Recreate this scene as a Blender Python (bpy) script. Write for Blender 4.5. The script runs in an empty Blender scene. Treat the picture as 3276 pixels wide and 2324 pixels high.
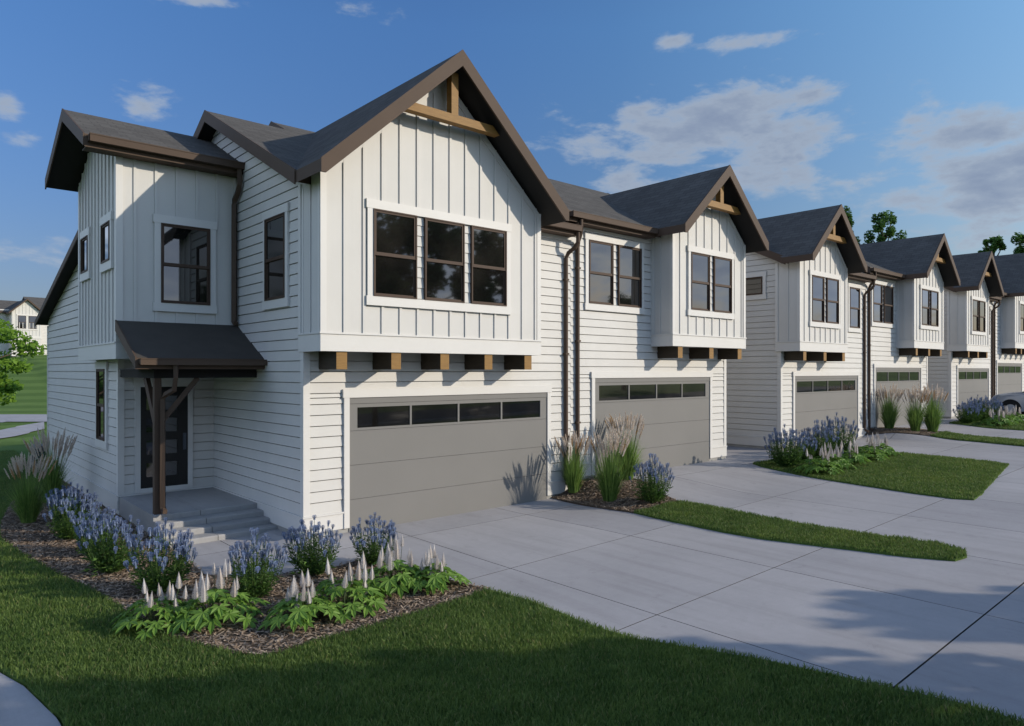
import bpy, bmesh, math, random
import numpy as np
from mathutils import Vector, Matrix, geometry
R = math.radians
random.seed(7); rng = np.random.default_rng(7)
sc = bpy.context.scene
col = sc.collection

# ------------------------------------------------------------------ helpers
class MB:
    def __init__(s): s.v = []; s.f = []; s.m = []
    def quad(s, pts, m=0):
        n = len(s.v); s.v += [tuple(p) for p in pts]; s.f.append(tuple(range(n, n + len(pts)))); s.m.append(m)
    def box(s, x0, x1, y0, y1, z0, z1, m=0):
        if x0 > x1: x0, x1 = x1, x0
        if y0 > y1: y0, y1 = y1, y0
        n = len(s.v)
        s.v += [(x0,y0,z0),(x1,y0,z0),(x1,y1,z0),(x0,y1,z0),(x0,y0,z1),(x1,y0,z1),(x1,y1,z1),(x0,y1,z1)]
        for q in ((0,3,2,1),(4,5,6,7),(0,1,5,4),(1,2,6,5),(2,3,7,6),(3,0,4,7)):
            s.f.append(tuple(n + i for i in q)); s.m.append(m)
    def pbox(s, P, u0, u1, o0, o1, z0, z1, m=0):
        """box in wall coordinates: u along the wall, o outwards, z up"""
        n = len(s.v)
        s.v += [P(u0,o0,z0),P(u1,o0,z0),P(u1,o1,z0),P(u0,o1,z0),P(u0,o0,z1),P(u1,o0,z1),P(u1,o1,z1),P(u0,o1,z1)]
        for q in ((0,3,2,1),(4,5,6,7),(0,1,5,4),(1,2,6,5),(2,3,7,6),(3,0,4,7)):
            s.f.append(tuple(n + i for i in q)); s.m.append(m)
    def prism(s, A, B, m=0, mcap=None):
        """A and B: matching rings of points; sides m, caps mcap"""
        n = len(s.v); k = len(A); s.v += [tuple(p) for p in A] + [tuple(p) for p in B]
        for i in range(k):
            j = (i + 1) % k; s.f.append((n+i, n+j, n+k+j, n+k+i)); s.m.append(m)
        mc = m if mcap is None else mcap
        s.f.append(tuple(n+i for i in reversed(range(k)))); s.m.append(mc)
        s.f.append(tuple(n+k+i for i in range(k))); s.m.append(mc)
    def slab(s, top, t, mt=0, ms=1, mb=2):
        n = len(s.v); k = len(top); s.v += [tuple(p) for p in top] + [(p[0],p[1],p[2]-t) for p in top]
        s.f.append(tuple(n+i for i in range(k))); s.m.append(mt)
        s.f.append(tuple(n+k+i for i in reversed(range(k)))); s.m.append(mb)
        for i in range(k):
            j = (i + 1) % k; s.f.append((n+i, n+k+i, n+k+j, n+j)); s.m.append(ms)
    def tube(s, pts, r, sides=8, m=0, rot=0.0, cap=True):
        """tube through points with constant or per-point radius"""
        P = [Vector(p) for p in pts]; k = len(P); rs = r if isinstance(r, (list, tuple)) else [r]*k
        n0 = len(s.v); up = Vector((0.13, 0.21, 0.97))
        for i in range(k):
            t = (P[min(i+1,k-1)] - P[max(i-1,0)]).normalized()
            a = t.cross(up)
            if a.length < 1e-3: a = t.cross(Vector((1,0,0)))
            a.normalize(); b = t.cross(a)
            for j in range(sides):
                an = rot + 2*math.pi*j/sides
                q = P[i] + (a*math.cos(an) + b*math.sin(an))*rs[i]; s.v.append(tuple(q))
        for i in range(k-1):
            for j in range(sides):
                j2 = (j+1) % sides
                s.f.append((n0+i*sides+j, n0+i*sides+j2, n0+(i+1)*sides+j2, n0+(i+1)*sides+j)); s.m.append(m)
        if cap:
            s.f.append(tuple(n0+j for j in reversed(range(sides)))); s.m.append(m)
            s.f.append(tuple(n0+(k-1)*sides+j for j in range(sides))); s.m.append(m)
    def build(s, name, mats, parent=None, smooth=False):
        me = bpy.data.meshes.new(name); me.from_pydata(s.v, [], s.f)
        if not isinstance(mats, (list, tuple)): mats = [mats]
        for m in mats: me.materials.append(m)
        if len(mats) > 1: me.polygons.foreach_set('material_index', s.m)
        if smooth: me.polygons.foreach_set('use_smooth', [True]*len(s.f))
        me.update()
        o = bpy.data.objects.new(name, me); col.objects.link(o)
        if parent is not None: o.parent = parent
        return o

def tag(o, label=None, cat=None, group=None, kind=None):
    if label: o['label'] = label
    if cat: o['category'] = cat
    if group: o['group'] = group
    if kind: o['kind'] = kind
    return o
def empty(name, loc, label, cat, group=None, rz=0):
    o = bpy.data.objects.new(name, None); col.objects.link(o); o.location = loc; o.rotation_euler = (0,0,rz)
    o.empty_display_size = 0.3
    return tag(o, label, cat, group)
def copy_tree(o, parent=None):
    c = o.copy(); col.objects.link(c)
    if parent is not None: c.parent = parent
    for ch in list(o.children): copy_tree(ch, c)
    return c

# ------------------------------------------------------------------ materials
def new_mat(name):
    m = bpy.data.materials.new(name); m.use_nodes = True
    nt = m.node_tree; b = nt.nodes['Principled BSDF']; return m, nt, b
def mapping(nt, scale=(1,1,1), coord='Object'):
    tc = nt.nodes.new('ShaderNodeTexCoord'); mp = nt.nodes.new('ShaderNodeMapping')
    mp.inputs['Scale'].default_value = scale
    nt.links.new(tc.outputs[coord], mp.inputs['Vector']); return mp.outputs['Vector']
def noise(nt, vec, scale, detail=4, rough=0.55):
    n = nt.nodes.new('ShaderNodeTexNoise'); n.inputs['Scale'].default_value = scale
    n.inputs['Detail'].default_value = detail; n.inputs['Roughness'].default_value = rough
    nt.links.new(vec, n.inputs['Vector']); return n.outputs['Fac']
def ramp(nt, fac, stops):
    r = nt.nodes.new('ShaderNodeValToRGB'); e = r.color_ramp.elements
    while len(e) < len(stops): e.new(0.5)
    for i, (p, c) in enumerate(stops):
        e[i].position = p; e[i].color = (c[0], c[1], c[2], 1)
    nt.links.new(fac, r.inputs['Fac']); return r.outputs['Color']
def bump(nt, b, h, strength=0.3, dist=0.01):
    n = nt.nodes.new('ShaderNodeBump'); n.inputs['Strength'].default_value = strength; n.inputs['Distance'].default_value = dist
    nt.links.new(h, n.inputs['Height']); nt.links.new(n.outputs['Normal'], b.inputs['Normal'])
def mixc(nt, fac, a, b_, mode='MIX'):
    n = nt.nodes.new('ShaderNodeMix'); n.data_type = 'RGBA'; n.blend_type = mode
    for i, v in (('A', a), ('B', b_)):
        s = [x for x in n.inputs if x.name == i and x.type == 'RGBA'][0]
        if isinstance(v, tuple): s.default_value = (*v[:3], 1)
        else: nt.links.new(v, s)
    f = [x for x in n.inputs if x.name == 'Factor' and x.type == 'VALUE'][0]
    if isinstance(fac, float): f.default_value = fac
    else: nt.links.new(fac, f)
    return [x for x in n.outputs if x.type == 'RGBA'][0]
def math_n(nt, op, a, b_=None, c=None, clamp=False):
    n = nt.nodes.new('ShaderNodeMath'); n.operation = op; n.use_clamp = clamp
    for i, v in enumerate((a, b_, c)):
        if v is None: continue
        if isinstance(v, (int, float)): n.inputs[i].default_value = v
        else: nt.links.new(v, n.inputs[i])
    return n.outputs[0]

def paint(name, c, rough=0.6, var=0.06, scale=3.0, grain=None, spec=0.3, bstr=0.12):
    m, nt, b = new_mat(name)
    v = mapping(nt); n1 = noise(nt, v, scale, 5)
    lo = tuple(x*(1-var) for x in c); hi = tuple(min(1, x*(1+var)) for x in c)
    nt.links.new(ramp(nt, n1, [(0.3, lo), (0.7, hi)]), b.inputs['Base Color'])
    b.inputs['Roughness'].default_value = rough; b.inputs['Specular IOR Level'].default_value = spec
    v2 = mapping(nt, grain or (40, 40, 40)); n2 = noise(nt, v2, 1.0, 3)
    bump(nt, b, n2, bstr, 0.004)
    return m
M = {}
M['siding'] = paint('white_siding_paint', (0.675, 0.652, 0.612), 0.6, 0.035, 1.7, grain=(6, 6, 160))
M['panel'] = paint('white_panel_paint', (0.675, 0.652, 0.612), 0.6, 0.03, 1.3, grain=(120, 120, 6))
M['trim'] = paint('white_trim_paint', (0.73, 0.705, 0.665), 0.5, 0.02, 2.0, grain=(60, 60, 60), bstr=0.05)
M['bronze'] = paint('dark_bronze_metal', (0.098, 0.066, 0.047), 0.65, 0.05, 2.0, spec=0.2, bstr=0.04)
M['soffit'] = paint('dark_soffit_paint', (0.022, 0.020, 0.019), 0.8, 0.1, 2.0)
M['sash'] = paint('window_bronze', (0.085, 0.055, 0.04), 0.6, 0.05, 2.0, spec=0.2, bstr=0.02)
M['garage'] = paint('grey_door_paint', (0.212, 0.204, 0.192), 0.6, 0.03, 0.8, grain=(25, 25, 90), bstr=0.08)
M['found'] = paint('foundation_concrete', (0.36, 0.35, 0.33), 0.85, 0.12, 4.0, grain=(60, 60, 60), bstr=0.3)
M['door'] = paint('black_door_paint', (0.02, 0.019, 0.018), 0.4, 0.1, 2.0, bstr=0.03)
M['metal'] = paint('steel_grey', (0.09, 0.10, 0.12), 0.45, 0.08, 4.0)
# wood
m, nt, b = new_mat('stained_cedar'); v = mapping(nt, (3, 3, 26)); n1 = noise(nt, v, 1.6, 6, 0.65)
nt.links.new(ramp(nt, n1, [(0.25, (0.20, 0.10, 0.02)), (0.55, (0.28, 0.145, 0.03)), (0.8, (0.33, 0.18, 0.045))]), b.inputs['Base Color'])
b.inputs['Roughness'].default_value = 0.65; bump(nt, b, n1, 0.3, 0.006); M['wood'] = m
m, nt, b = new_mat('cedar_shaded_sides'); v = mapping(nt, (20, 3, 26)); n1 = noise(nt, v, 1.6, 6, 0.65)  # darker copy of the cedar, shade of the bracket sides put into its colour
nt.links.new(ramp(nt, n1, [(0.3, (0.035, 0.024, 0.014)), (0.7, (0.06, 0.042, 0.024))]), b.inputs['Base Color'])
b.inputs['Roughness'].default_value = 0.75; M['wood_shaded'] = m
M['porch'] = paint('dark_porch_roofing', (0.075, 0.066, 0.056), 0.75, 0.08, 3.0, grain=(90, 90, 90), spec=0.2, bstr=0.2)
# shingles: slope axis 0 = slope falls along Y, 1 = falls along X
def shingle(name, axis, k):
    m, nt, b = new_mat(name)
    tc = nt.nodes.new('ShaderNodeTexCoord'); sp = nt.nodes.new('ShaderNodeSeparateXYZ'); cb = nt.nodes.new('ShaderNodeCombineXYZ')
    nt.links.new(tc.outputs['Object'], sp.inputs[0])
    a, c = ('X', 'Y') if axis == 0 else ('Y', 'X')
    nt.links.new(sp.outputs[a], cb.inputs[0])
    nt.links.new(math_n(nt, 'MULTIPLY', sp.outputs[c], k), cb.inputs[1])
    br = nt.nodes.new('ShaderNodeTexBrick'); nt.links.new(cb.outputs[0], br.inputs['Vector'])
    br.inputs['Scale'].default_value = 1.0; br.inputs['Brick Width'].default_value = 0.33; br.inputs['Row Height'].default_value = 0.145
    br.inputs['Mortar Size'].default_value = 0.007; br.inputs['Mortar Smooth'].default_value = 0.2; br.inputs['Bias'].default_value = -0.1
    br.inputs['Color1'].default_value = (0.130, 0.122, 0.113, 1); br.inputs['Color2'].default_value = (0.165, 0.155, 0.143, 1)
    br.inputs['Mortar'].default_value = (0.085, 0.08, 0.075, 1); br.offset = 0.37
    n1 = noise(nt, cb.outputs[0], 90, 3, 0.8); n2 = noise(nt, cb.outputs[0], 1.2, 4)
    c1 = mixc(nt, 0.45, br.outputs['Color'], ramp(nt, n1, [(0.3, (0.35,0.35,0.35)), (0.7, (1.0,1.0,1.0))]), 'MULTIPLY')
    c2 = mixc(nt, 0.4, c1, ramp(nt, n2, [(0.3, (0.75,0.75,0.75)), (0.7, (1.2,1.2,1.2))]), 'MULTIPLY')
    nt.links.new(c2, b.inputs['Base Color']); b.inputs['Roughness'].default_value = 1.0; b.inputs['Specular IOR Level'].default_value = 0.03
    bump(nt, b, br.outputs['Fac'], -0.5, 0.012)
    return m
M['sh_y'] = shingle('asphalt_shingles', 0, 1.117)
M['sh_x'] = shingle('asphalt_shingles_cross', 1, 1.35)
# glass over a dark room
m, nt, b = new_mat('dark_window_glass')
v = mapping(nt); n1 = noise(nt, v, 1.1, 2)
nt.links.new(ramp(nt, n1, [(0.4, (0.006, 0.006, 0.006)), (0.65, (0.018, 0.016, 0.014))]), b.inputs['Base Color'])
b.inputs['Roughness'].default_value = 0.03; b.inputs['Specular IOR Level'].default_value = 0.8; b.inputs['IOR'].default_value = 1.7
v2 = mapping(nt, (1, 1, 1)); bump(nt, b, noise(nt, v2, 0.9, 1), 0.04, 0.02); M['glass'] = m
# concrete
def concrete(name, base, sc_=1.0):
    m, nt, b = new_mat(name); v = mapping(nt)
    n1 = noise(nt, v, 0.35*sc_, 4, 0.6); n2 = noise(nt, v, 9*sc_, 5, 0.7); n3 = noise(nt, v, 160, 2, 0.8)
    lo = tuple(x*0.90 for x in base); hi = tuple(x*1.08 for x in base)
    c = ramp(nt, n1, [(0.32, lo), (0.68, hi)])
    c = mixc(nt, 0.5, c, ramp(nt, n2, [(0.3, (0.88,0.88,0.88)), (0.62, (1,1,1)), (0.8, (1.06,1.06,1.06))]), 'MULTIPLY')
    c = mixc(nt, 0.35, c, ramp(nt, n3, [(0.3, (0.75,0.75,0.75)), (0.6, (1.05,1.05,1.05))]), 'MULTIPLY')
    vo = nt.nodes.new('ShaderNodeTexVoronoi'); vo.inputs['Scale'].default_value = 1.3; nt.links.new(v, vo.inputs['Vector'])
    st = ramp(nt, vo.outputs['Distance'], [(0.0, (0.72,0.70,0.66)), (0.035, (0.95,0.95,0.95)), (0.06, (1,1,1))])
    c = mixc(nt, 0.6, c, st, 'MULTIPLY')
    g = nt.nodes.new('ShaderNodeNewGeometry'); c = mixc(nt, 1.0, c, ramp(nt, g.outputs['Random Per Island'], [(0.0, (.93,.93,.94)), (1.0, (1.04,1.035,1.03))]), 'MULTIPLY')
    vs_ = mapping(nt, (2.2, .16, 1)); n4 = noise(nt, vs_, 1.4, 5, .65)
    c = mixc(nt, .55, c, ramp(nt, n4, [(0.32, (.80,.79,.78)), (0.5, (1,1,1)), (0.75, (1.05,1.05,1.05))]), 'MULTIPLY')
    n5 = noise(nt, v, 2.1, 6, .75); c = mixc(nt, .6, c, ramp(nt, n5, [(0.28, (.72,.71,.70)), (0.40, (1,1,1))]), 'MULTIPLY')
    nt.links.new(c, b.inputs['Base Color']); b.inputs['Roughness'].default_value = 0.8; b.inputs['Specular IOR Level'].default_value = 0.25
    bump(nt, b, n3, 0.25, 0.003); return m
M['conc'] = concrete('broom_finished_concrete', (0.42, 0.40, 0.40))
M['step'] = concrete('step_concrete', (0.40, 0.39, 0.38), 1.5)
M['joint'] = paint('joint_dirt_filler', (0.07, 0.07, 0.065), 0.9, 0.2, 8)  # dark dirt in the sawn slab joints
m, nt, b = new_mat('asphalt'); v = mapping(nt); n1 = noise(nt, v, 60, 4, 0.8)
nt.links.new(ramp(nt, n1, [(0.3, (0.035,0.035,0.037)), (0.7, (0.07,0.07,0.07))]), b.inputs['Base Color']); b.inputs['Roughness'].default_value = 0.9; M['asphalt'] = m
# lawn sheet
m, nt, b = new_mat('lawn_turf'); v = mapping(nt)
n1 = noise(nt, v, 1.3, 5, 0.6); n2 = noise(nt, v, 55, 4, 0.8)
c = ramp(nt, n1, [(0.3, (0.075, 0.13, 0.03)), (0.7, (0.12, 0.19, 0.048))])
c = mixc(nt, 0.8, c, ramp(nt, n2, [(0.3, (0.45,0.5,0.4)), (0.65, (1.25,1.2,1.1))]), 'MULTIPLY')
nt.links.new(c, b.inputs['Base Color']); b.inputs['Roughness'].default_value = 0.9; b.inputs['Specular IOR Level'].default_value = 0.1
bump(nt, b, n2, 0.6, 0.03); M['turf'] = m
m, nt, b = new_mat('mown_hill_turf')
v = mapping(nt); vb = mapping(nt, (0.0, 0.55, 0.0)); wv = nt.nodes.new('ShaderNodeTexWave'); wv.wave_type = 'BANDS'; wv.bands_direction = 'X'
mp = nt.nodes.new('ShaderNodeMapping'); tc = nt.nodes.new('ShaderNodeTexCoord'); nt.links.new(tc.outputs['Object'], mp.inputs['Vector'])
mp.inputs['Rotation'].default_value = (0, 0, R(-55)); nt.links.new(mp.outputs['Vector'], wv.inputs['Vector']); wv.inputs['Scale'].default_value = 0.085; wv.inputs['Distortion'].default_value = 0.7
n1 = noise(nt, v, 0.5, 5, 0.6)
c = ramp(nt, wv.outputs['Fac'], [(0.3, (0.105, 0.175, 0.042)), (0.7, (0.145, 0.225, 0.058))])
c = mixc(nt, 0.5, c, ramp(nt, n1, [(0.3, (0.75,0.8,0.75)), (0.7, (1.15,1.1,1.05))]), 'MULTIPLY')
nt.links.new(c, b.inputs['Base Color']); b.inputs['Roughness'].default_value = 0.95; b.inputs['Specular IOR Level'].default_value = 0.1
bump(nt, b, noise(nt, v, 30, 3, 0.8), 0.5, 0.05); M['hill'] = m

def leafy(name, c0, c1, trans=0.35, rough=0.5, scale=14, spec=0.3):
    """thin leaf: diffuse + light let through, colour varies from leaf to leaf"""
    m, nt, b = new_mat(name)
    g = nt.nodes.new('ShaderNodeNewGeometry')
    v = mapping(nt); n1 = noise(nt, v, scale, 2, 0.6)
    r1 = math_n(nt, 'ADD', math_n(nt, 'MULTIPLY', g.outputs['Random Per Island'], 0.5), math_n(nt, 'MULTIPLY', n1, 0.5))
    c = ramp(nt, r1, [(0.2, c0), (0.8, c1)])
    if name == 'grass_blades':
        n3 = noise(nt, v, .55, 4, .6); c = mixc(nt, .75, c, ramp(nt, n3, [(0.3, (.62,.70,.62)), (0.5, (.95,.95,.9)), (0.72, (1.25,1.12,.95))]), 'MULTIPLY')
        dry = math_n(nt, 'GREATER_THAN', g.outputs['Random Per Island'], .955); c = mixc(nt, math_n(nt, 'MULTIPLY', dry, .8), c, (.30,.27,.12))
    nt.links.new(c, b.inputs['Base Color']); b.inputs['Roughness'].default_value = rough; b.inputs['Specular IOR Level'].default_value = spec
    t = nt.nodes.new('ShaderNodeBsdfTranslucent'); nt.links.new(c, t.inputs['Color'])
    mx = nt.nodes.new('ShaderNodeMixShader'); mx.inputs[0].default_value = trans
    nt.links.new(b.outputs[0], mx.inputs[1]); nt.links.new(t.outputs[0], mx.inputs[2])
    nt.links.new(mx.outputs[0], nt.nodes['Material Output'].inputs[0]); return m
M['blade'] = leafy('grass_blades', (0.075, 0.135, 0.030), (0.20, 0.29, 0.075), 0.42, 0.55, 2.2)
M['reed'] = leafy('reed_blades', (0.09, 0.19, 0.04), (0.33, 0.48, 0.12), 0.45)
M['plume'] = leafy('feathery_plume', (0.70, 0.55, 0.42), (0.96, 0.88, 0.79), 0.35, 0.8)
M['plume2'] = leafy('tan_plume', (0.48, 0.29, 0.13), (0.72, 0.50, 0.27), 0.35, 0.8)
M['sal_leaf'] = leafy('salvia_leaf', (0.045, 0.10, 0.024), (0.16, 0.29, 0.06), 0.4)
M['sal_fl'] = leafy('blue_petals', (0.085, 0.12, 0.225), (0.33, 0.41, 0.60), 0.3, 0.6, 60)
M['foam_leaf'] = leafy('bright_lobed_leaf', (0.13, 0.25, 0.035), (0.25, 0.42, 0.08), 0.4)
M['foam_fl'] = leafy('cream_petals', (0.62, 0.54, 0.48), (0.86, 0.82, 0.80), 0.3, 0.7, 60)
M['stem'] = leafy('green_stem', (0.05, 0.10, 0.03), (0.11, 0.17, 0.05), 0.1)
M['maple'] = leafy('maple_leaf', (0.12, 0.25, 0.025), (0.27, 0.44, 0.06), 0.5, 0.5, 3)
M['treeleaf'] = leafy('tree_leaf', (0.03, 0.075, 0.014), (0.085, 0.16, 0.03), 0.4, 0.5, 3)
M['poplar'] = leafy('poplar_leaf', (0.05, 0.12, 0.02), (0.13, 0.24, 0.045), 0.4, 0.5, 3)
M['bark'] = paint('bark', (0.10, 0.075, 0.055), 0.9, 0.35, 8, grain=(30, 30, 6), bstr=0.6)
m, nt, b = new_mat('bark_mulch'); v = mapping(nt, (1, 1, 1)); n1 = noise(nt, v, 35, 5, 0.8); n2 = noise(nt, v, 2.5, 3)
c = ramp(nt, n1, [(0.3, (0.03, 0.02, 0.014)), (0.5, (0.13, 0.09, 0.06)), (0.72, (0.26, 0.20, 0.15))])
nt.links.new(mixc(nt, 0.4, c, ramp(nt, n2, [(0.3, (0.7,0.7,0.7)), (0.7, (1.1,1.1,1.1))]), 'MULTIPLY'), b.inputs['Base Color'])
b.inputs['Roughness'].default_value = 0.95; bump(nt, b, n1, 1.0, 0.03); M['mulch'] = m
M['chip'] = leafy('mulch_chip', (0.13, 0.08, 0.045), (0.50, 0.385, 0.285), 0.0, 0.9, 30, 0.1)

# ------------------------------------------------------------------ terrain height
def sm(a, b, x):
    t = min(1.0, max(0.0, (x - a)/(b - a))); return t*t*(3 - 2*t)
CX0, CY0 = -5.3351, -11.4056
FX, FY, RX, RY = 0.66193, 0.74956, 0.74956, -0.66193
def floor_h(x):
    return 0.03 + 0.30*sm(5.9, 7.1, x) + 0.30*sm(22.3, 23.4, x) + 0.30*sm(38.7, 39.8, x)
def h(x, y):
    p = 0.0187*max(x - 0.5, -0.5) if x < 60 else 0.0187*59.5
    w = sm(-3.2, -0.5, y)
    if x < -0.3: w = w*0.0
    g = p*(1 - w) + floor_h(x)*w
    d = (x - CX0)*FX + (y - CY0)*FY
    lat = (x - CX0)*RX + (y - CY0)*RY
    g += 4.72*sm(47.5, 92, d)*1.0
    g += 0.0
    return g

def grid_sheet(name, xs, ys, dz, mat, kind='structure'):
    mb = MB(); nx, ny = len(xs), len(ys)
    for y in ys:
        for x in xs: mb.v.append((x, y, h(x, y) + dz))
    for j in range(ny-1):
        for i in range(nx-1):
            mb.f.append((j*nx+i, j*nx+i+1, (j+1)*nx+i+1, (j+1)*nx+i)); mb.m.append(0)
    return tag(mb.build(name, mat, smooth=True), kind=kind)
def inpoly(x, y, P):
    c = False; n = len(P); j = n-1
    for i in range(n):
        if (P[i][1] > y) != (P[j][1] > y) and x < (P[j][0]-P[i][0])*(y-P[i][1])/(P[j][1]-P[i][1]) + P[i][0]: c = not c
        j = i
    return c
def smooth_poly(P, step=0.18, jit=0.012):
    out = []; n = len(P)
    for i in range(n):
        a = Vector(P[i]); b_ = Vector(P[(i+1) % n]); k = max(1, int((b_-a).length/step))
        for q in range(k):
            t = q/k; p = a.lerp(b_, t)
            out.append((p.x + random.uniform(-jit, jit), p.y + random.uniform(-jit, jit)))
    return out
def poly_sheet(name, P, dz, skirt, mat, cell=0.5, jit=0.012, kind='structure', hf=h):
    B = smooth_poly(P, 0.2, jit)
    pts = [Vector(p) for p in B]; nb = len(pts)
    x0 = min(p[0] for p in P); x1 = max(p[0] for p in P); y0 = min(p[1] for p in P); y1 = max(p[1] for p in P)
    x = x0
    while x < x1:
        y = y0
        while y < y1:
            if inpoly(x, y, P): pts.append(Vector((x + random.uniform(-.1,.1)*cell, y + random.uniform(-.1,.1)*cell)))
            y += cell
        x += cell
    r = geometry.delaunay_2d_cdt(pts, [], [list(range(nb))], 1, 1e-5)
    mb = MB(); mb.v = [(p.x, p.y, hf(p.x, p.y) + dz) for p in r[0]]
    for f in r[2]: mb.f.append(tuple(f)); mb.m.append(0)
    if skirt:
        for i in range(nb):
            a, b_ = B[i], B[(i+1) % nb]
            za, zb = hf(*a) + dz, hf(*b_) + dz
            mb.quad([(a[0],a[1],za), (b_[0],b_[1],zb), (b_[0],b_[1],zb-skirt), (a[0],a[1],za-skirt)])
    return tag(mb.build(name, mat, smooth=False), kind=kind)

# ground: one sheet out to the horizon
def axis(parts):
    o = []
    for a, b_, s in parts:
        n = int(round((b_-a)/s)); o += [a + (b_-a)*i/n for i in range(n)]
    return o + [parts[-1][1]]
xs = axis([(-400,-90,31),(-90,-30,6),(-30,-8,2),(-8,50,0.6),(50,110,5),(110,500,39)])
ys = axis([(-400,-80,32),(-80,-16,4),(-16,2,0.6),(2,16,1),(16,130,3),(130,500,37)])
grid_sheet('lawn', xs, ys, -0.045, M['hill'])

# driveway slabs with open joints
def slabs(name, xl, yl, gap, dz, mat, ymask=None):
    mb = MB()
    for i in range(len(xl)-1):
        for j in range(len(yl)-1):
            x0, x1, y0, y1 = xl[i]+gap/2, xl[i+1]-gap/2, yl[j]+gap/2, yl[j+1]-gap/2
            if ymask and not ymask((x0+x1)/2, (y0+y1)/2): continue
            n = 11; nb = len(mb.v)
            for b_ in range(n):
                for a in range(n):
                    x = x0 + (x1-x0)*a/(n-1); y = y0 + (y1-y0)*b_/(n-1); mb.v.append((x, y, h(x,y)+dz))
            for b_ in range(n-1):
                for a in range(n-1):
                    mb.f.append((nb+b_*n+a, nb+b_*n+a+1, nb+(b_+1)*n+a+1, nb+(b_+1)*n+a)); mb.m.append(0)
            edge = [(x0+(x1-x0)*q/(n-1), y0) for q in range(n)] + [(x1, y0+(y1-y0)*q/(n-1)) for q in range(1, n)] + [(x1-(x1-x0)*q/(n-1), y1) for q in range(1, n)] + [(x0, y1-(y1-y0)*q/(n-1)) for q in range(1, n)]
            for a, c in zip(edge[:-1], edge[1:]):
                mb.quad([(a[0],a[1],h(*a)+dz),(c[0],c[1],h(*c)+dz),(c[0],c[1],h(*c)+dz-.05),(a[0],a[1],h(*a)+dz-.05)], 1)
    return tag(mb.build(name, [mat, M['joint']]), kind='structure')
xl = [-4.0, -1.05, 1.5, 4.25, 6.9, 9.15, 11.9, 14.6, 17.8, 20.5, 23.4, 26.1, 28.8, 31.2, 34.3, 37.0, 39.8, 42.4, 45.2, 48.0, 51]
yl = [-8.87, -6.26, -3.63, -1.0, 0.25]
slabs('driveway', xl, yl, 0.013, 0.0, M['conc'], lambda x, y: not (x < -1.05 and y < -1.0) or y > -3.7)
slabs('side_walk_strip', [-1.95, -1.05, -0.0], [0.25, 1.2, 2.0], 0.013, 0.0, M['conc'])
slabs('side_yard_pavement', [13.0, 14.7, 16.4], [0.25, 2.6, 5.2, 7.8], 0.013, 0.0, M['conc'])
slabs('side_yard_pavement', [29.3, 31.0, 32.7], [0.25, 2.6, 5.2], 0.013, 0.0, M['conc'])
slabs('pavement', [-1.05, 1.5, 4.25, 6.9, 9.15, 11.9, 14.6, 17.8, 20.5, 23.4, 26.1, 28.8, 31.2, 34.3, 37, 39.8, 42.4, 45.2, 48, 51], [-10.6, -8.876], 0.013, 0.0, M['conc'])
grid_sheet('driveway_bed', axis([(-4.2,51,.3)]), axis([(-10.7,2.0,0.3)]), -0.032, M['joint'])
# street beyond the frame
grid_sheet('street', axis([(-60,90,5)]), [-27, -23, -19], -0.02, M['asphalt'])
mb = MB()
for x in axis([(-60, 89, 5)])[:-1]:
    x2 = x + 5
    mb.quad([(x,-19,h(x,-19)-.04),(x2,-19,h(x2,-19)-.04),(x2,-19,h(x2,-19)+.1),(x,-19,h(x,-19)+.1)])
    mb.quad([(x,-19,h(x,-19)+.1),(x2,-19,h(x2,-19)+.1),(x2,-18.8,h(x2,-19)+.1),(x,-18.8,h(x,-19)+.1)])
    mb.quad([(x,-18.8,h(x,-19)+.1),(x2,-18.8,h(x2,-19)+.1),(x2,-18.8,h(x2,-19)-.06),(x,-18.8,h(x,-19)-.06)])
tag(mb.build('kerb', M['conc']), kind='structure')

# garden bed by the steps
BED = [(0.62,-4.18),(-.1,-4.26),(-.75,-4.30),(-1.37,-4.34),(-1.87,-4.33),(-2.45,-4.37),(-2.66,-4.1),(-2.87,-3.56),(-3.0,-3.2),(-3.09,-2.86),(-3.16,-2.15),(-3.2,-1.49),
       (-3.3,-.73),(-3.5,.45),(-3.7,1.9),(-3.85,3.64),(-3.72,5.19),(-3.3,7.5),(-2.7,9.5),(-1.83,10.4),(-1.83,2.1),(-1.86,1.0),(-1.88,-.15),(-1.95,-.95),(-1.62,-1.42),(-1.1,-1.72),(-.34,-1.85),(.12,-1.78),(.33,-2.5),(.45,-3.2)]
def hbed(x, y): return h(x, y)
poly_sheet('garden_soil', BED, 0.022, 0.06, M['mulch'], 0.35, 0.01)
LAWN = [(0.62,-4.18),(.66,-4.45),(0.74,-4.89),(0.69,-5.4),(0.66,-6.0),(.74,-6.6),(.9,-7.0),(1.14,-7.54),(1.305,-8.12),(1.425,-8.62),(1.57,-9.1),(1.64,-9.6),(1.6,-10.5),(1.5,-12.6),(-4.0,-12.6),
        (-4.15,-8),(-4.2,-6),(-4.25,-4.4),(-4.37,-3.5),(-4.55,-2.8),(-4.95,-1.8),(-5.5,-.9),(-6.6,0.3),(-9,2.2),(-14,5),(-14,16),(-8,20),(-1.9,20),(-1.83,10.4)] + BED[19:0:-1][1:]
poly_sheet('lawn_base', LAWN, 0.018, 0.07, M['turf'], 0.7, 0.012)
STRIP1 = [(5.75,-2.50),(5.62,-3.1),(5.6,-3.75),(5.55,-4.6),(5.6,-5.33),(5.78,-6.0),(5.98,-6.68),(6.15,-7.4),(6.4,-7.92),(6.75,-7.98),(7.12,-7.85),(7.26,-7.4),(7.12,-6.5),(7.05,-5.33),(7.1,-4.3),(7.2,-3.6),(7.25,-2.9),(7.1,-2.62),(6.6,-2.56),(6.2,-2.54)]
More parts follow.
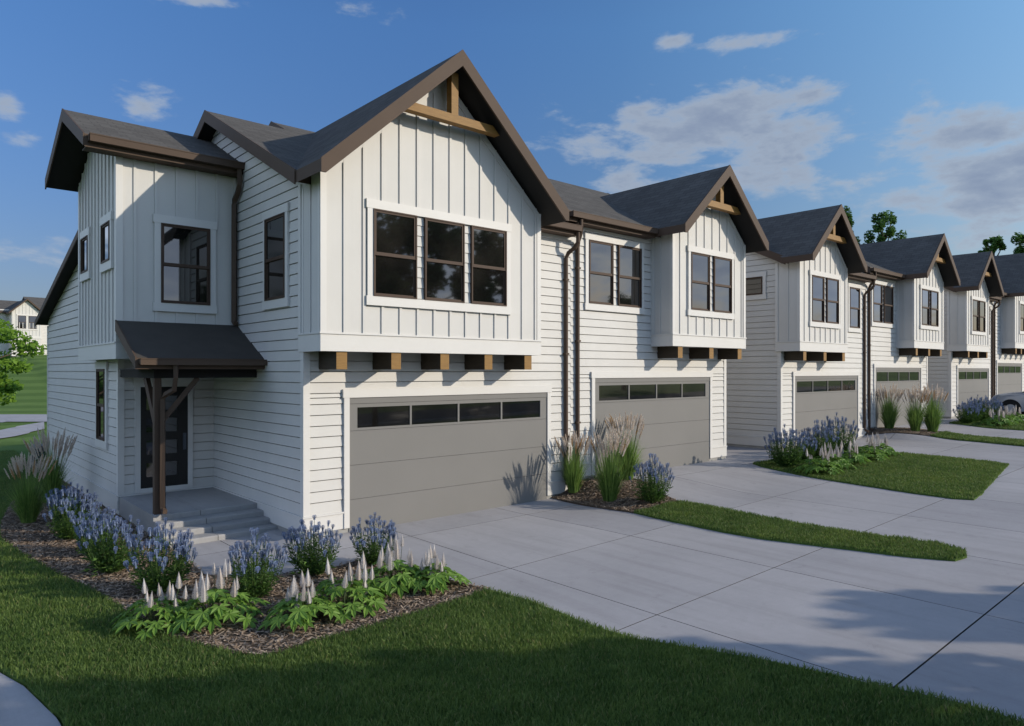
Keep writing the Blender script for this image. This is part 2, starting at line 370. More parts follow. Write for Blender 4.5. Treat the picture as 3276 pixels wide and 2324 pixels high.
MUL1 = [(5.9,0.02),(5.82,-.5),(5.74,-1.5),(5.75,-2.50),(6.2,-2.54),(6.6,-2.56),(7.1,-2.62),(7.35,-1.9),(7.85,-1.3),(8.0,-.6),(7.6,-.1),(7.22,0.02)]
poly_sheet('lawn_strip', STRIP1, 0.03, 0.07, M['turf'], 0.4)
poly_sheet('mulch_strip', MUL1, 0.028, 0.07, M['mulch'], 0.35)
ISL2 = [(12.7,-1.1),(12.45,-1.5),(12.3,-2.16),(12.05,-3.3),(11.8,-4.4),(11.55,-5.66),(11.5,-6.4),(11.65,-6.72),(12.4,-6.66),(15.5,-6.2),(17.75,-5.88),(17.95,-5.4),(18.2,-4.1),(18.3,-3.0),(17.6,-2.2),(15.5,-1.5),(14.0,-1.15)]
poly_sheet('lawn_island', ISL2, 0.03, 0.07, M['turf'], 0.5)
STRIP2 = [(23.4,-2.1),(23.2,-3.5),(22.7,-5.1),(22.5,-6.2),(22.9,-6.5),(24.0,-6.3),(24.5,-4.8),(25.2,-2.0)]
MUL2 = [(22.7,0.02),(23.1,-.9),(23.4,-2.1),(25.2,-2.0),(25.1,-1.0),(24.3,0.02)]
ISL3 = [(29.2,-.95),(28.7,-2.5),(28.6,-4.5),(28.9,-6.6),(31.5,-6.6),(33.2,-6.2),(33.3,-3.5),(33.0,-1.6),(31.8,-.9)]
poly_sheet('lawn_strip', STRIP2, 0.03, 0.07, M['turf'], 0.5)
poly_sheet('mulch_strip', MUL2, 0.028, 0.07, M['mulch'], 0.5)
poly_sheet('lawn_island', ISL3, 0.03, 0.07, M['turf'], 0.6)
# walks on the left
WALK = [(-4.02,-12.6),(-4.17,-8),(-4.22,-6),(-4.27,-4.4),(-4.39,-3.5),(-4.57,-2.8),(-4.97,-1.8),(-5.52,-.9),(-6.62,0.3),(-9,2.2),(-10,1.2),(-7.6,-.9),(-6.6,-1.9),(-6.1,-2.8),(-5.75,-4.0),(-5.6,-6),(-5.55,-8),(-5.4,-12.6)]
poly_sheet('garden_path', WALK, 0.0, 0.05, M['conc'], 0.6, 0.0)
def L2W(d, lat): return (CX0 + d*FX + lat*RX, CY0 + d*FY + lat*RY)
poly_sheet('far_path', [L2W(40.1,-60), L2W(40.1,-8), L2W(46.8,-8), L2W(46.8,-60)], 0.0, 0, M['conc'], 3, 0.0)
poly_sheet('far_path', [L2W(39.9,-26.4), L2W(35.1,-23.2), L2W(31.6,-22.2), L2W(29.4,-22.0), L2W(26,-20.5),L2W(24,-25), L2W(33.0,-24.6), L2W(36,-25.6)], 0.004, 0, M['conc'], 3, 0.0)

# ------------------------------------------------------------------ townhouses
COURSE = [0.429 + 0.189*k for k in range(60)]
YF = lambda yp: (lambda u, o, z: (u, yp - o, z))
XL = lambda xp: (lambda u, o, z: (xp - o, u, z))
XR = lambda xp: (lambda u, o, z: (xp + o, u, z))
def lap(mb, P, z0, z1, ext, back=-0.03):
    """real lap boards: each course leans out at its foot and leaves a dark reveal"""
    zs = [z0] + [c for c in COURSE if z0 + 0.03 < c < z1 - 0.02] + [z1]
    for a, b_ in zip(zs[:-1], zs[1:]):
        e0, e1 = ext(a + 0.001), ext(b_ - 0.001)
        if e0 is None or e1 is None: continue
        u0, u1 = e0; w0, w1 = e1
        if u1 - u0 < 0.02: continue
        if w1 < w0: w0 = w1 = (w0 + w1)/2
        zb = a + 0.015
        mb.quad([P(u0, .019, zb), P(u1, .019, zb), P(w1, .006, b_), P(w0, .006, b_)])
        mb.quad([P(u0, .019, zb), P(u1, .019, zb), P(u1, back, zb), P(u0, back, zb)])
        mb.quad([P(w0, .006, b_), P(w1, .006, b_), P(w1, back, b_), P(w0, back, b_)])
        mb.quad([P(u0, back, a), P(u1, back, a), P(w1, back, b_), P(w0, back, b_)], 1)
def window(parent, P, u0, u1, z0, z1, hung=True, o=0.02, fr=0.042):
    zm = (z0 + z1)/2 + 0.0; mb = MB()
    def rect(a0, a1, b0, b1, w, oa, ob):
        mb.pbox(P, a0, a0+w, oa, ob, b0, b1); mb.pbox(P, a1-w, a1, oa, ob, b0, b1)
        mb.pbox(P, a0+w, a1-w, oa, ob, b1-w, b1); mb.pbox(P, a0+w, a1-w, oa, ob, b0, b0+w)
    rect(u0, u1, z0, z1, 0.022, 0.0, o + 0.05)
    if hung:
        rect(u0+.023, u1-.023, zm-.02, z1-.023, fr*0.8, o + 0.012, o + 0.036)
        rect(u0+.023, u1-.023, z0+.023, zm-.021, fr*0.8, o - 0.004, o + 0.010)
        mb.pbox(P, u0+.023, u1-.023, o+0.013, o+0.04, zm-.045, zm-.0205)
    else: rect(u0+.023, u1-.023, z0+.023, z1-.023, fr*0.7, o, o + 0.03)
    w = mb.build('window', M['sash'], parent)
    g = MB(); e = .03
    if hung:
        g.quad([P(u0+e, o+.020, zm), P(u1-e, o+.020, zm), P(u1-e, o+.020, z1-e), P(u0+e, o+.020, z1-e)])
        g.build('pane', M['glass'], w); g = MB()
        g.quad([P(u0+e, o+.004, z0+e), P(u1-e, o+.004, z0+e), P(u1-e, o+.004, zm-.02), P(u0+e, o+.004, zm-.02)])
        g.build('pane', M['glass'], w)
    else:
        g.quad([P(u0+e, o+.012, z0+e), P(u1-e, o+.012, z0+e), P(u1-e, o+.012, z1-e), P(u0+e, o+.012, z1-e)])
        g.build('pane', M['glass'], w)
    return w
def trim_set(parent, P, u0, u1, z0, z1, side=.112, top=.155, bot=.16, ear=.022, name='window_trim'):
    mb = MB()
    mb.pbox(P, u0-side, u0, 0, .052, z0, z1); mb.pbox(P, u1, u1+side, 0, .052, z0, z1)
    mb.pbox(P, u0-side-ear, u1+side+ear, 0, .058, z1, z1+top)
    if bot: mb.pbox(P, u0-side-ear, u1+side+ear, 0, .058, z0-bot, z0)
    return mb.build(name, M['trim'], parent)
def battens(mb, P, us, zb, ztop, w=.05, o=.022, skip=()):
    for u in us:
        segs = [(zb, ztop(u))]
        for (a, b_, c, d) in skip:
            if a - .02 < u < b_ + .02:
                segs = [s for q in segs for s in ((q[0], min(q[1], c)), (max(q[0], d), q[1])) if s[1] - s[0] > .03]
        for a, b_ in segs: mb.pbox(P, u-w/2, u+w/2, 0, o, a, b_)

def garage_door(parent, d0, d1):
    P = YF(0.0)
    zs = [(0.0, .603), (.609, 1.217), (1.223, 1.831), (1.837, 2.315), (2.321, 2.43)]
    mb = MB()
    for i, (a, b_) in enumerate(zs):
        if i == 3:
            s0, s1, t0, t1 = d0+.166, d1-.205, 1.882, 2.25
            mb.pbox(P, d0, s0, .0, .03, a, b_); mb.pbox(P, s1, d1, .0, .03, a, b_)
            mb.pbox(P, s0, s1, .0, .03, a, t0); mb.pbox(P, s0, s1, .0, .03, t1, b_)
            W = (s1 - s0)/4
            for k in range(1, 4): mb.pbox(P, s0+W*k-.02, s0+W*k+.02, .0, .034, t0, t1)
        else: mb.pbox(P, d0, d1, .0, .03 if i < 4 else .038, a, b_)
    mb.pbox(P, d0, d1, -.02, .002, -.25, 2.43, 1)
    g = mb.build('garage_door', [M['garage'], M['soffit']], parent)
    for k in range(4):
        q = MB(); a, b_ = s0+W*k+.022, s0+W*(k+1)-.022
        q.quad([P(a,.014,t0), P(b_,.014,t0), P(b_,.014,t1), P(a,.014,t1)]); q.build('door_window', M['glass'], g)
    mb = MB()
    mb.pbox(P, d0-.106, d0, 0, .055, .112, 2.43); mb.pbox(P, d1, d1+.106, 0, .055, .112, 2.43)
    mb.pbox(P, d0-.128, d1+.128, 0, .062, 2.43, 2.582)
    mb.build('garage_door_trim', M['trim'], parent)

def gable_roof(parent, xc, half, zr, slope=.907, yf=-1.255):
    xe0, xe1 = xc - half, xc + half; ze = zr - slope*half
    MZ = lambda y: 6.226 + .497*(y + .31)
    yb = -.31 + (zr - 6.226)/.497; yv = -.31 + (ze - 6.226)/.497
    yb = min(yb, 4.8); mb = MB(); t = .2
    mb.slab([(xe0, yf+.03, ze), (xc, yf+.03, zr), (xc, yb+.1, zr), (xe0, yv+.1, ze)], t, 0, 1, 2)
    mb.slab([(xc, yf+.03, zr), (xe1, yf+.03, ze), (xe1, yv+.1, ze), (xc, yb+.1, zr)], t, 0, 1, 2)
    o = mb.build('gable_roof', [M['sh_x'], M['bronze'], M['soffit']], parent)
    mb = MB(); T = .283; dx = (T - .205)/slope; up = .012
    for s in (-1, 1):
        xe = xc + s*(half + .004)
        A = [(xc, zr+up), (xe, ze+up), (xe, ze-.205), (xe - s*dx, ze-.205), (xc, zr-T)]
        mb = MB(); mb.prism([(p[0], yf, p[1]) for p in A], [(p[0], yf+.04, p[1]) for p in A]); mb.build('fascia', M['bronze'], o)
    return o
def truss(parent, xc, z0, z1, zr, slope=.907, y=-.95):
    mb = MB(); un = zr - .283
    hw0, hw1 = (un - z0)/slope, (un - z1)/slope
    A = [(xc-hw0, z0), (xc+hw0, z0), (xc+hw1, z1), (xc-hw1, z1)]
    mb.prism([(p[0], y-.07, p[1]) for p in A], [(p[0], y+.09, p[1]) for p in A])
    t = mb.build('gable_truss', M['wood'], parent); mb = MB()
    mb.box(xc-.077, xc+.077, y-.065, y+.085, z1, un - .05); mb.build('king_post', M['wood'], t)
def downspout(parent, x, dx, ytop=-.37, ztop=6.05, zbot=.3, shoe=True, yw=-.065, r=.048):
    mb = MB()
    pts = [(x, ytop, ztop), (x, ytop, ztop-.22), (x+dx*.25, ytop+.07, ztop-.33), (x+dx*.8, yw-.06, ztop-.44), (x+dx, yw, ztop-.55), (x+dx, yw, zbot+.1)]
    if shoe: pts += [(x+dx, yw-.03, zbot+.02), (x+dx, yw-.15, zbot-.03)]
    mb.tube(pts, r, 8)
    for z in (1.4, 3.3, 5.0):
        if zbot + .3 < z < ztop - .6: mb.box(x+dx-.055, x+dx+.055, yw-.05, yw+.05, z-.02, z+.02)
    return mb.build('downspout', M['bronze'], parent)

def townhouse(X0, dz, kind, label):
    """unit frame: X from 0 (left wall) to 6.53, Y=0 the garage front, Z from the unit's floor"""
    H = empty('townhouse', (X0, 0, dz), label, 'townhouse', 'white gabled townhouses in the row')
    W = 6.54; left = kind in 'AL'; right = kind in 'RM'
    if kind == 'A': b0, b1, d0, d1, gc, gh, zr = -.02, 4.92, .834, 5.755, 2.45, 2.75, 8.70
    if kind == 'M': b0, b1, d0, d1, gc, gh, zr = 1.5, 6.44, .80, 5.70, 3.97, 2.75, 8.70
    if kind == 'L': b0, b1, d0, d1, gc, gh, zr = -.06, 3.36, .87, 5.78, 1.62, 2.0, 8.02
    if kind == 'R': b0, b1, d0, d1, gc, gh, zr = 3.04, 6.48, .81, 5.69, 4.76, 2.0, 8.02
    MZ = lambda y: 6.226 + .497*(y + .31)
    back = 8.3 if kind == 'A' else 9.6
    # siding
    mb = MB(); P = YF(0.0)
    lap(mb, P, .40, 2.43, lambda z: (0.09 if left else 0, d0-.1)); lap(mb, P, .40, 2.43, lambda z: (d1+.1, W-.09 if right else W))
    lap(mb, P, 2.43, 6.10, lambda z: (0.09 if left else 0, W-.09 if right else W))
    mb.quad([P(0,-.034,-.3),P(W,-.034,-.3),P(W,-.034,6.2),P(0,-.034,6.2)], 1)
    yr = 4.07 if kind == 'A' else 4.8
    zt = 6.226 - .2
    def side(z):
        if z < zt + .497*.31 + .02: return (0.09, back)
        yf = (z - zt)/.497 - .31; return (yf, 2*yr - yf) if yf < yr - .02 else None
    PL, PR = XL(0.0), XR(W)
    ztop = zt + .497*(yr + .31)
    if left: lap(mb, PL, .40, ztop, side)
    if right or kind == 'A': 
        yr_s = yr; yr = 4.8; lap(mb, PR, .40, zt + .497*5.11, side); yr = yr_s
    # back and inner closing walls
    mb.quad([(0,back,-.3),(W,back,-.3),(W,back,6.0),(0,back,6.0)], 0)
    for xx in ([0.034] if left else [0.0]) + ([W-.034] if right else [W]):
        mb.quad([(xx,0.034,-.3),(xx,back,-.3),(xx,back,6.0),(xx,(yr),6.0 + .497*yr),(xx,0.034,6.0)], 1)
    mb.build('siding_wall', [M['siding'], M['siding']], H)
    # base and corner boards
    mb = MB()
    for a, b_ in ((0.0 if not left else -.03, d0), (d1, W + (.03 if right else 0))):
        mb = MB(); mb.pbox(P, a, b_, 0, .035, .112, .40); mb.pbox(P, a - (.012 if left and a < 0 else 0), b_ if b_ == d0 else b_, .0, .05, .385, .415); mb.build('base_trim', M['trim'], H)
    mb = MB()
    if left: mb.pbox(PL, .0, back, 0, .03, .112, .40); mb.pbox(PL, -.045, back, 0, .045, .385, .413)
    if right: mb.pbox(PR, .0, back, 0, .03, .112, .40); mb.pbox(PR, -.045, back, 0, .045, .385, .413)
    if mb.v: mb.build('base_trim', M['trim'], H)
    mb = MB()
    mb.box(-.0 if not left else -.012, d0, -.015, .3, -.5, .112); mb.build('foundation', M['found'], H); mb = MB(); mb.box(d1, W + (.012 if right else 0), -.015, .3, -.5, .112)
    mb.build('foundation', M['found'], H); mb = MB()
    if left: mb.box(-.012, .2, .3, back, -.5, .112)
    if right: mb.box(W-.2, W+.012, .3, back, -.5, .112)
    if mb.v: mb.build('foundation', M['found'], H)
    for on, x0_, x1_, PP in ((left, -.028, .094, PL), (right, W-.094, W+.028, PR)):
        if not on: continue
        mb = MB(); mb.pbox(P, x0_, x1_, 0, .028, .415, 6.0); mb.build('corner_board', M['trim'], H)
        mb = MB(); mb.pbox(PP, 0.0, .094, 0, .028, .415, 6.1); mb.build('corner_board', M['trim'], H)
    # frieze
    mb = MB(); mb.pbox(P, b1 if left else 0, W if left else b0, 0, .04, 5.90, 6.08); mb.build('frieze_board', M['trim'], H)
    garage_door(H, d0, d1)
    # bay
    B = MB(); PB = YF(-.663); un = zr - .283
    zg = lambda x: un - .907*abs(x - gc)
    B.quad([PB(b0,0,3.24), PB(b1,0,3.24), PB(b1,0,zg(b1)), PB(gc,0,un), PB(b0,0,zg(b0))])
    yb0 = .145 if left else 0.0; yb1 = .145 if right else 0.0
    B.quad([(b0,-.663,3.24),(b0,yb0,3.24),(b0,yb0,6.15),(b0,-.663,6.2)]); B.quad([(b1,-.663,3.24),(b1,yb1,3.24),(b1,yb1,6.15),(b1,-.663,6.2)])
    B.quad([(b0,-.663,3.245),(b1,-.663,3.245),(b1,yb1,3.245),(b0,yb0,3.245)]); 
    B.quad([(b0,yb0,3.24),(b0+.03,yb0,3.24),(b0+.03,yb0,6.1),(b0,yb0,6.1)])
    if kind in 'AM': wins = [(.929,1.816),(1.991,2.894),(3.068,3.957)]; off = 0 if kind == 'A' else 1.52; nb = 13; us = [b0+.421+.366*k for k in range(nb)]
    else: wins = [(.75,1.60),(1.81,2.68)]; off = b0; us = [b0+.33+.368*k for k in range(9)]
    wins = [(a+off, c+off) for a, c in wins]; wz0, wz1 = 4.20, 5.705
    battens(B, PB, us, 3.54, lambda u: zg(u), skip=[(wins[0][0]-.13, wins[-1][1]+.13, wz0-.16, wz1+.15)])
    # sloping frieze under the rakes
    for s in (-1, 1):
        xe = b0 if s < 0 else b1
        A = [(gc, un), (xe, zg(xe)), (xe, zg(xe)-.13), (gc, un-.17)]
        B.prism([(p[0], -.663-.02, p[1]) for p in A], [(p[0], -.663, p[1]) for p in A])
    bay = B.build('bay_wall', M['panel'], H)
    for xe, s in ((b0, 1), (b1, -1)):
        C_ = MB(); C_.pbox(PB, min(xe, xe+s*.088) - (.02 if s > 0 else 0), max(xe, xe+s*.088) + (.02 if s < 0 else 0), 0, .026, 3.54, zg(xe)+.02); C_.build('corner_trim', M['trim'], bay); C_ = MB()
        PS = XL(b0) if s > 0 else XR(b1)
        yb = yb0 if s > 0 else yb1
        C_.pbox(PS, -.663, -.60, 0, .026, 3.54, 6.1); C_.build('corner_trim', M['trim'], bay); C_ = MB()
        C_.pbox(PS, yb-.10, yb, 0, .026, 3.54, 6.1); C_.build('corner_trim', M['trim'], bay); C_ = MB()
        C_.pbox(PS, -.31, -.265, 0, .02, 3.54, 6.1); C_.build('batten', M['panel'], bay)
    S_ = MB()
    S_.pbox(PB, b0-.022, b1+.022, 0, .03, 3.235, 3.535); S_.pbox(PB, b0-.04, b1+.04, 0, .048, 3.52, 3.55)
    S_.pbox(XL(b0), -.663, yb0, 0, .022, 3.235, 3.535); S_.pbox(XL(b0), -.663, yb0, 0, .038, 3.52, 3.55)
    S_.pbox(XR(b1), -.663, yb1, 0, .022, 3.235, 3.535); S_.pbox(XR(b1), -.663, yb1, 0, .038, 3.52, 3.55)
    S_.build('skirt_board', M['trim'], H)
    for a, c in wins: window(H, PB, a, c, wz0, wz1)
    trim_set(H, PB, wins[0][0], wins[-1][1], wz0, wz1)
    for i in range(len(wins)-1):
        a, c = wins[i][1], wins[i+1][0]; L_ = MB()
        lap(L_, PB, wz0, wz1, lambda z: (a, c), back=.001); L_.build('siding_strip', [M['siding'], M['siding']], bay)
    # brackets
    bx = {'A': [.26,1.32,2.38,3.44,4.5], 'M': [1.72,2.78,3.84,4.90,5.96], 'L': [.21,1.63,3.04], 'R': [3.29,4.71,6.13]}[kind]
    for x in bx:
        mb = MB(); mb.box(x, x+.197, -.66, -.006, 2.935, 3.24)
        o = mb.build('bracket', [M['wood_shaded'], M['wood']], H)
        me = o.data; me.materials.clear(); me.materials.append(M['wood']); me.materials.append(M['wood_shaded'])
        for p in me.polygons: p.material_index = 0 if p.normal.y < -.5 else 1  # front face keeps the lit cedar, all others take the painted-shade copy
    # roofs
    gr = gable_roof(H, gc, gh, zr); tz = (7.45, 7.60) if kind in 'AM' else (6.9, 7.06)
    truss(H, gc, tz[0], tz[1], zr)
    mb = MB(); xr = W + (.32 if right else 0.0); xl_ = -.3 if left else -.36; t = .2
    if kind == 'A':
        z1 = MZ(4.07); z2 = MZ(4.8)
        mb.slab([(xl_,-.31,6.226),(1.44,-.31,6.226),(1.44,4.07,z1),(xl_,4.07,z1)], t, 0, 1, 2)
        mb.slab([(xl_,4.07,z1),(1.44,4.07,z1),(1.44,8.45,6.226),(xl_,8.45,6.226)], t, 0, 1, 2)
        mb.slab([(1.441,-.31,6.227),(xr,-.31,6.227),(xr,4.8,z2),(1.441,4.8,z2)], t, 0, 1, 2)
        mb.slab([(1.441,4.8,z2),(xr,4.8,z2),(xr,9.9,6.226),(1.441,9.9,6.226)], t, 0, 1, 2)
    else:
        z2 = MZ(4.8)
        mb.slab([(xl_,-.31,6.226),(xr,-.31,6.226),(xr,4.8,z2),(xl_,4.8,z2)], t, 0, 1, 2)
        mb.slab([(xl_,4.8,z2),(xr,4.8,z2),(xr,9.9,6.226),(xl_,9.9,6.226)], t, 0, 1, 2)
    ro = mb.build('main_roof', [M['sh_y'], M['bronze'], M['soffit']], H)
    # rake fascia on the open sides
    T = .24
    def rake(x, y0, z0, y1, z1_):
        A = [(y0, z0+.012), (y1, z1_+.012), (y1, z1_-T), (y0, z0-T)]; mb = MB()
        mb.prism([(x-.022, p[0], p[1]) for p in A], [(x+.0, p[0], p[1]) for p in A]); mb.build('fascia', M['bronze'], ro)
    if left:
        rr = 4.07 if kind == 'A' else 4.8
        rake(xl_-.002, -.33, 6.216, rr, MZ(rr)); rake(xl_-.002, rr, MZ(rr), 2*rr+.31, 6.226)
        if kind == 'A': rake(1.44, 4.07, MZ(4.07), 4.8, MZ(4.8)); rake(1.44, 4.8, MZ(4.8), 8.45, 6.97)
    if not left: rake(xl_-.002, -.33, 6.216, 4.8, MZ(4.8)); rake(xl_-.002, 4.8, MZ(4.8), 9.9, 6.226)
    if right: rake(xr+.024, -.33, 6.216, 4.8, MZ(4.8)); rake(xr+.024, 4.8, MZ(4.8), 9.9, 6.226)
    # gutter over the open stretch of eave, boxed soffit
    g0, g1 = (gc + gh - .15, 6.47) if left else (-.36, gc - gh + .02)
    if left: g1 = W - .06
    mb = MB()
    mb.box(g0, g1, -.45, -.44, 6.07, 6.19); mb.box(g0, g1, -.44, -.325, 6.07, 6.08); mb.box(g0, g0+.01, -.45, -.325, 6.07, 6.19); mb.box(g1-.01, g1, -.45, -.325, 6.07, 6.19)
    mb.box(g0, g1, -.455, -.43, 6.185, 6.20)
    mb.build('gutter', M['bronze'], ro)
    mb = MB(); mb.box(g0+.02, g1 + .0, -.325, -.31, 5.99, 6.19); mb.box(g0+.02, g1, -.31, -.04, 5.99, 6.0)
    mb.build('boxed_eave', M['bronze'], ro)
    if left: downspout(H, W - .13, -.075, zbot=.32)
    else: downspout(H, -.02, .215, zbot=.05)
    if kind == 'R':
        window(H, P, .60, 1.47, 4.21, 5.72); window(H, P, 1.67, 2.57, 4.21, 5.72); trim_set(H, P, .60, 2.57, 4.21, 5.72)
    if kind == 'L':
        window(H, P, 5.06, 5.93, 4.21, 5.72); trim_set(H, P, 5.06, 5.93, 4.21, 5.72)
        window(H, PL, .60, 1.85, 5.13, 5.72, hung=False); trim_set(H, PL, .60, 1.85, 5.13, 5.72)
    return H

# --- the near end unit with its entry wing
H1 = townhouse(0.0, 0.0, 'A', 'nearest townhouse, leftmost of the row, with a covered front porch and five beam ends')
def entry_wing(H):
    PX = XL(0.0)
    window(H, PX, .673, 1.54, 4.21, 5.726); trim_set(H, PX, .673, 1.54, 4.21, 5.726)
    # lower wing
    PL, PD, PU, PLU = XL(-1.856), YF(4.433), YF(3.076), XL(-2.187)
    zl = lambda y: 6.034 - .2775*(y - 6.963)
    mb = MB()
    lap(mb, PL, .40, 3.264, lambda z: (4.433+.09, 12.75))
    lap(mb, PL, 3.264, 5.9, lambda z: (6.35, min(12.75, 6.963 + (6.034 - .09 - z)/.2775)))
    lap(mb, PD, .40, 3.2, lambda z: (-1.856+.09, 0.0))
    mb.quad([(-1.822,4.467,-.3),(-1.822,12.74,-.3),(-1.822,12.74,4.2),(-1.822,6.4,5.95),(-1.822,4.467,5.95)], 1)
    mb.quad([(-1.822,4.467,-.3),(0,4.467,-.3),(0,4.467,3.13),(-1.822,4.467,3.13)], 1)
    mb.quad([(-1.842,12.74,-.3),(6.5,12.74,-.3),(6.5,12.74,4.3),(-1.842,12.74,4.3)])
    mb.quad([(6.5,8.3,-.3),(6.5,12.74,-.3),(6.5,12.74,4.3),(6.5,8.3,5.6)])
    wl = mb.build('wing_wall', [M['siding'], M['siding']], H)
    mb = MB(); mb.pbox(PL, 4.433, 12.78, 0, .03, .13, .40); mb.pbox(PL, 4.433, 12.8, 0, .045, .385, .413); mb.pbox(PD, -1.886, 0, 0, .03, .30, .40); mb.pbox(PD, -1.90, 0, 0, .045, .385, .413)
    mb.box(-1.868, -1.6, 4.42, 12.75, -.4, .13)
    mb.build('wing_base_trim', M['trim'], wl)
    mb = MB(); mb.pbox(PL, 4.433, 4.53, 0, .028, .415, 3.14); mb.build('corner_board', M['trim'], wl); mb = MB(); mb.pbox(PD, -1.884, -1.765, 0, .028, .415, 3.14); mb.build('corner_board', M['trim'], wl); mb = MB(); mb.pbox(PL, 12.68, 12.78, 0, .028, .415, 4.2)
    mb.build('corner_board', M['trim'], wl)
    window(H, PL, 5.44, 6.17, 1.43, 2.95, hung=True); trim_set(H, PL, 5.44, 6.17, 1.43, 2.95, side=.15, top=.16, bot=.17)
    # rear lean-to roof
    mb = MB(); xo = -2.12
    mb.slab([(xo,6.43,zl(6.43)),(6.5,6.43,zl(6.43)),(6.5,13.07,zl(13.07)),(xo,13.07,zl(13.07))], .10, 0, 1, 2)
    lr = mb.build('rear_roof', [M['sh_y'], M['bronze'], M['soffit']], H)
    mb = MB(); A = [(6.43, zl(6.43)+.01), (13.09, zl(13.09)+.01), (13.09, zl(13.09)-.14), (6.43, zl(6.43)-.15)]
    mb.prism([(xo-.024, p[0], p[1]) for p in A], [(xo, p[0], p[1]) for p in A]); mb.build('fascia', M['bronze'], lr)
    # upper box
    yr, zr, s = 4.75, 8.02, .489; und = lambda y: zr - .225 - s*abs(y - yr)
    mb = MB()
    mb.quad([(-2.187,3.076,3.14),(-2.187,6.43,3.14),(-2.187,6.43,und(6.43)),(-2.187,yr,und(yr)),(-2.187,3.076,und(3.076))])
    mb.quad([(-2.187,3.076,3.14),(-.004,3.076,3.14),(-.004,3.076,und(3.076)),(-2.187,3.076,und(3.076))])
    mb.quad([(-2.187,6.43,3.14),(-.004,6.43,3.14),(-.004,6.43,und(6.43)),(-2.187,6.43,und(6.43))])
    mb.quad([(-2.187,3.076,3.142),(-.004,3.076,3.142),(-.004,6.43,3.142),(-2.187,6.43,3.142)])
    wz = (4.97, 5.71)
    battens(mb, PLU, [3.076+.30*k for k in range(1, 12)], 3.44, und, w=.045, skip=[(5.33-.13,5.964+.13,wz[0]-.16,wz[1]+.15),(3.414-.13,4.07+.13,wz[0]-.16,wz[1]+.15)])
    battens(mb, PU, [-1.893,-1.53,-1.16,-.791,-.412,-.06], 3.44, lambda u: 6.92, skip=[(-1.455-.13,-.553+.13,4.2-.16,5.71+.15)])
    ub = mb.build('upper_wall', M['panel'], H)
    mb = MB(); mb.pbox(PLU, 3.076, 6.45, 0, .025, 3.13, 3.43); mb.pbox(PLU, 3.076, 6.46, 0, .042, 3.415, 3.445); mb.pbox(PU, -2.21, -.004, 0, .025, 3.13, 3.43)
    mb.build('skirt_board', M['trim'], ub)
    mb = MB(); mb.pbox(PU, -2.213, -2.095, 0, .026, 3.445, 6.93); mb.build('corner_trim', M['trim'], ub); mb = MB(); mb.pbox(PLU, 3.076, 3.17, 0, .026, 3.445, 6.93); mb.build('corner_trim', M['trim'], ub); mb = MB(); mb.pbox(PLU, 6.34, 6.45, 0, .026, 3.445, 6.93)
    mb.build('corner_trim', M['trim'], ub)
    window(H, PU, -1.455, -.553, 4.2, 5.712); trim_set(H, PU, -1.455, -.553, 4.2, 5.712)
    for a, c in ((5.33,5.964),(3.414,4.07)):
        window(H, PLU, a, c, wz[0], wz[1], hung=False); trim_set(H, PLU, a, c, wz[0], wz[1])
    # upper roof
    xo = -2.76; mb = MB(); ya, yb = yr-1.97, yr+1.99
    mb.slab([(xo,ya,zr-s*1.97),(0,ya,zr-s*1.97),(0,yr,zr),(xo,yr,zr)], .17, 0, 1, 2)
    mb.slab([(xo,yr,zr),(0,yr,zr),(0,yb,zr-s*1.99),(xo,yb,zr-s*1.99)], .17, 0, 1, 2)
    ur = mb.build('wing_roof', [M['sh_y'], M['bronze'], M['soffit']], H)
    mb = MB()
    for y0, y1 in ((yr, ya-.005), (yr, yb+.005)):
        z0, z1 = zr, zr - s*abs(y1-yr); A = [(y0, z0+.012), (y1, z1+.012), (y1, z1-.21), (y0, z0-.235)]
        mb.prism([(xo-.024, p[0], p[1]) for p in A], [(xo, p[0], p[1]) for p in A])
    mb.build('fascia', M['bronze'], ur)
    ze = zr - s*1.97; mb = MB(); g0, g1 = xo+.05, .13
    mb.box(g0, g1, ya-.14, ya-.13, ze-.145, ze-.02); mb.box(g0, g1, ya-.13, ya-.01, ze-.145, ze-.135); mb.box(g0, g0+.01, ya-.14, ya-.01, ze-.145, ze-.02); mb.box(g1-.01, g1, ya-.14, ya-.01, ze-.145, ze-.02)
    mb.box(g0, g1, ya-.148, ya-.125, ze-.03, ze-.01)
    mb.build('gutter', M['bronze'], ur)
    mb = MB(); mb.box(xo, .0, ya-.012, ya, ze-.23, ze-.03); mb.box(xo+.02, 0, ya-.002, 3.076, ze-.232, ze-.222); mb.build('boxed_eave', M['bronze'], ur)
    mb = MB(); mb.tube([(-.09,ya-.07,ze-.14),(-.09,ya-.07,ze-.45),(-.09,ya+.02,ze-.58),(-.1,2.96,ze-.72),(-.1,2.98,ze-.82),(-.1,2.98,3.9),(-.1,2.9,3.86)], .06, 4, rot=math.pi/4)
    mb.build('downspout', M['bronze'], H)
    # porch roof
    mb = MB(); y0, y1, z0, z1 = 1.66, 3.05, 3.13, 3.83
    mb.slab([(-2.2,y0,z0),(.0,y0,z0),(.0,y1,z1),(-2.2,y1,z1)], .16, 0, 1, 2)
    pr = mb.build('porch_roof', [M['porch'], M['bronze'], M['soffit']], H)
    mb = MB(); A = [(y0-.01, z0+.01), (y1, z1+.01), (y1, z1-.19), (y0-.01, z0-.19)]
    mb.prism([(-2.226, p[0], p[1]) for p in A], [(-2.2, p[0], p[1]) for p in A]); mb.box(-2.2, 0, y0-.012, y0, z0-.19, z0-.02); mb.build('fascia', M['bronze'], pr)
    mb = MB(); g0, g1 = -2.17, .13
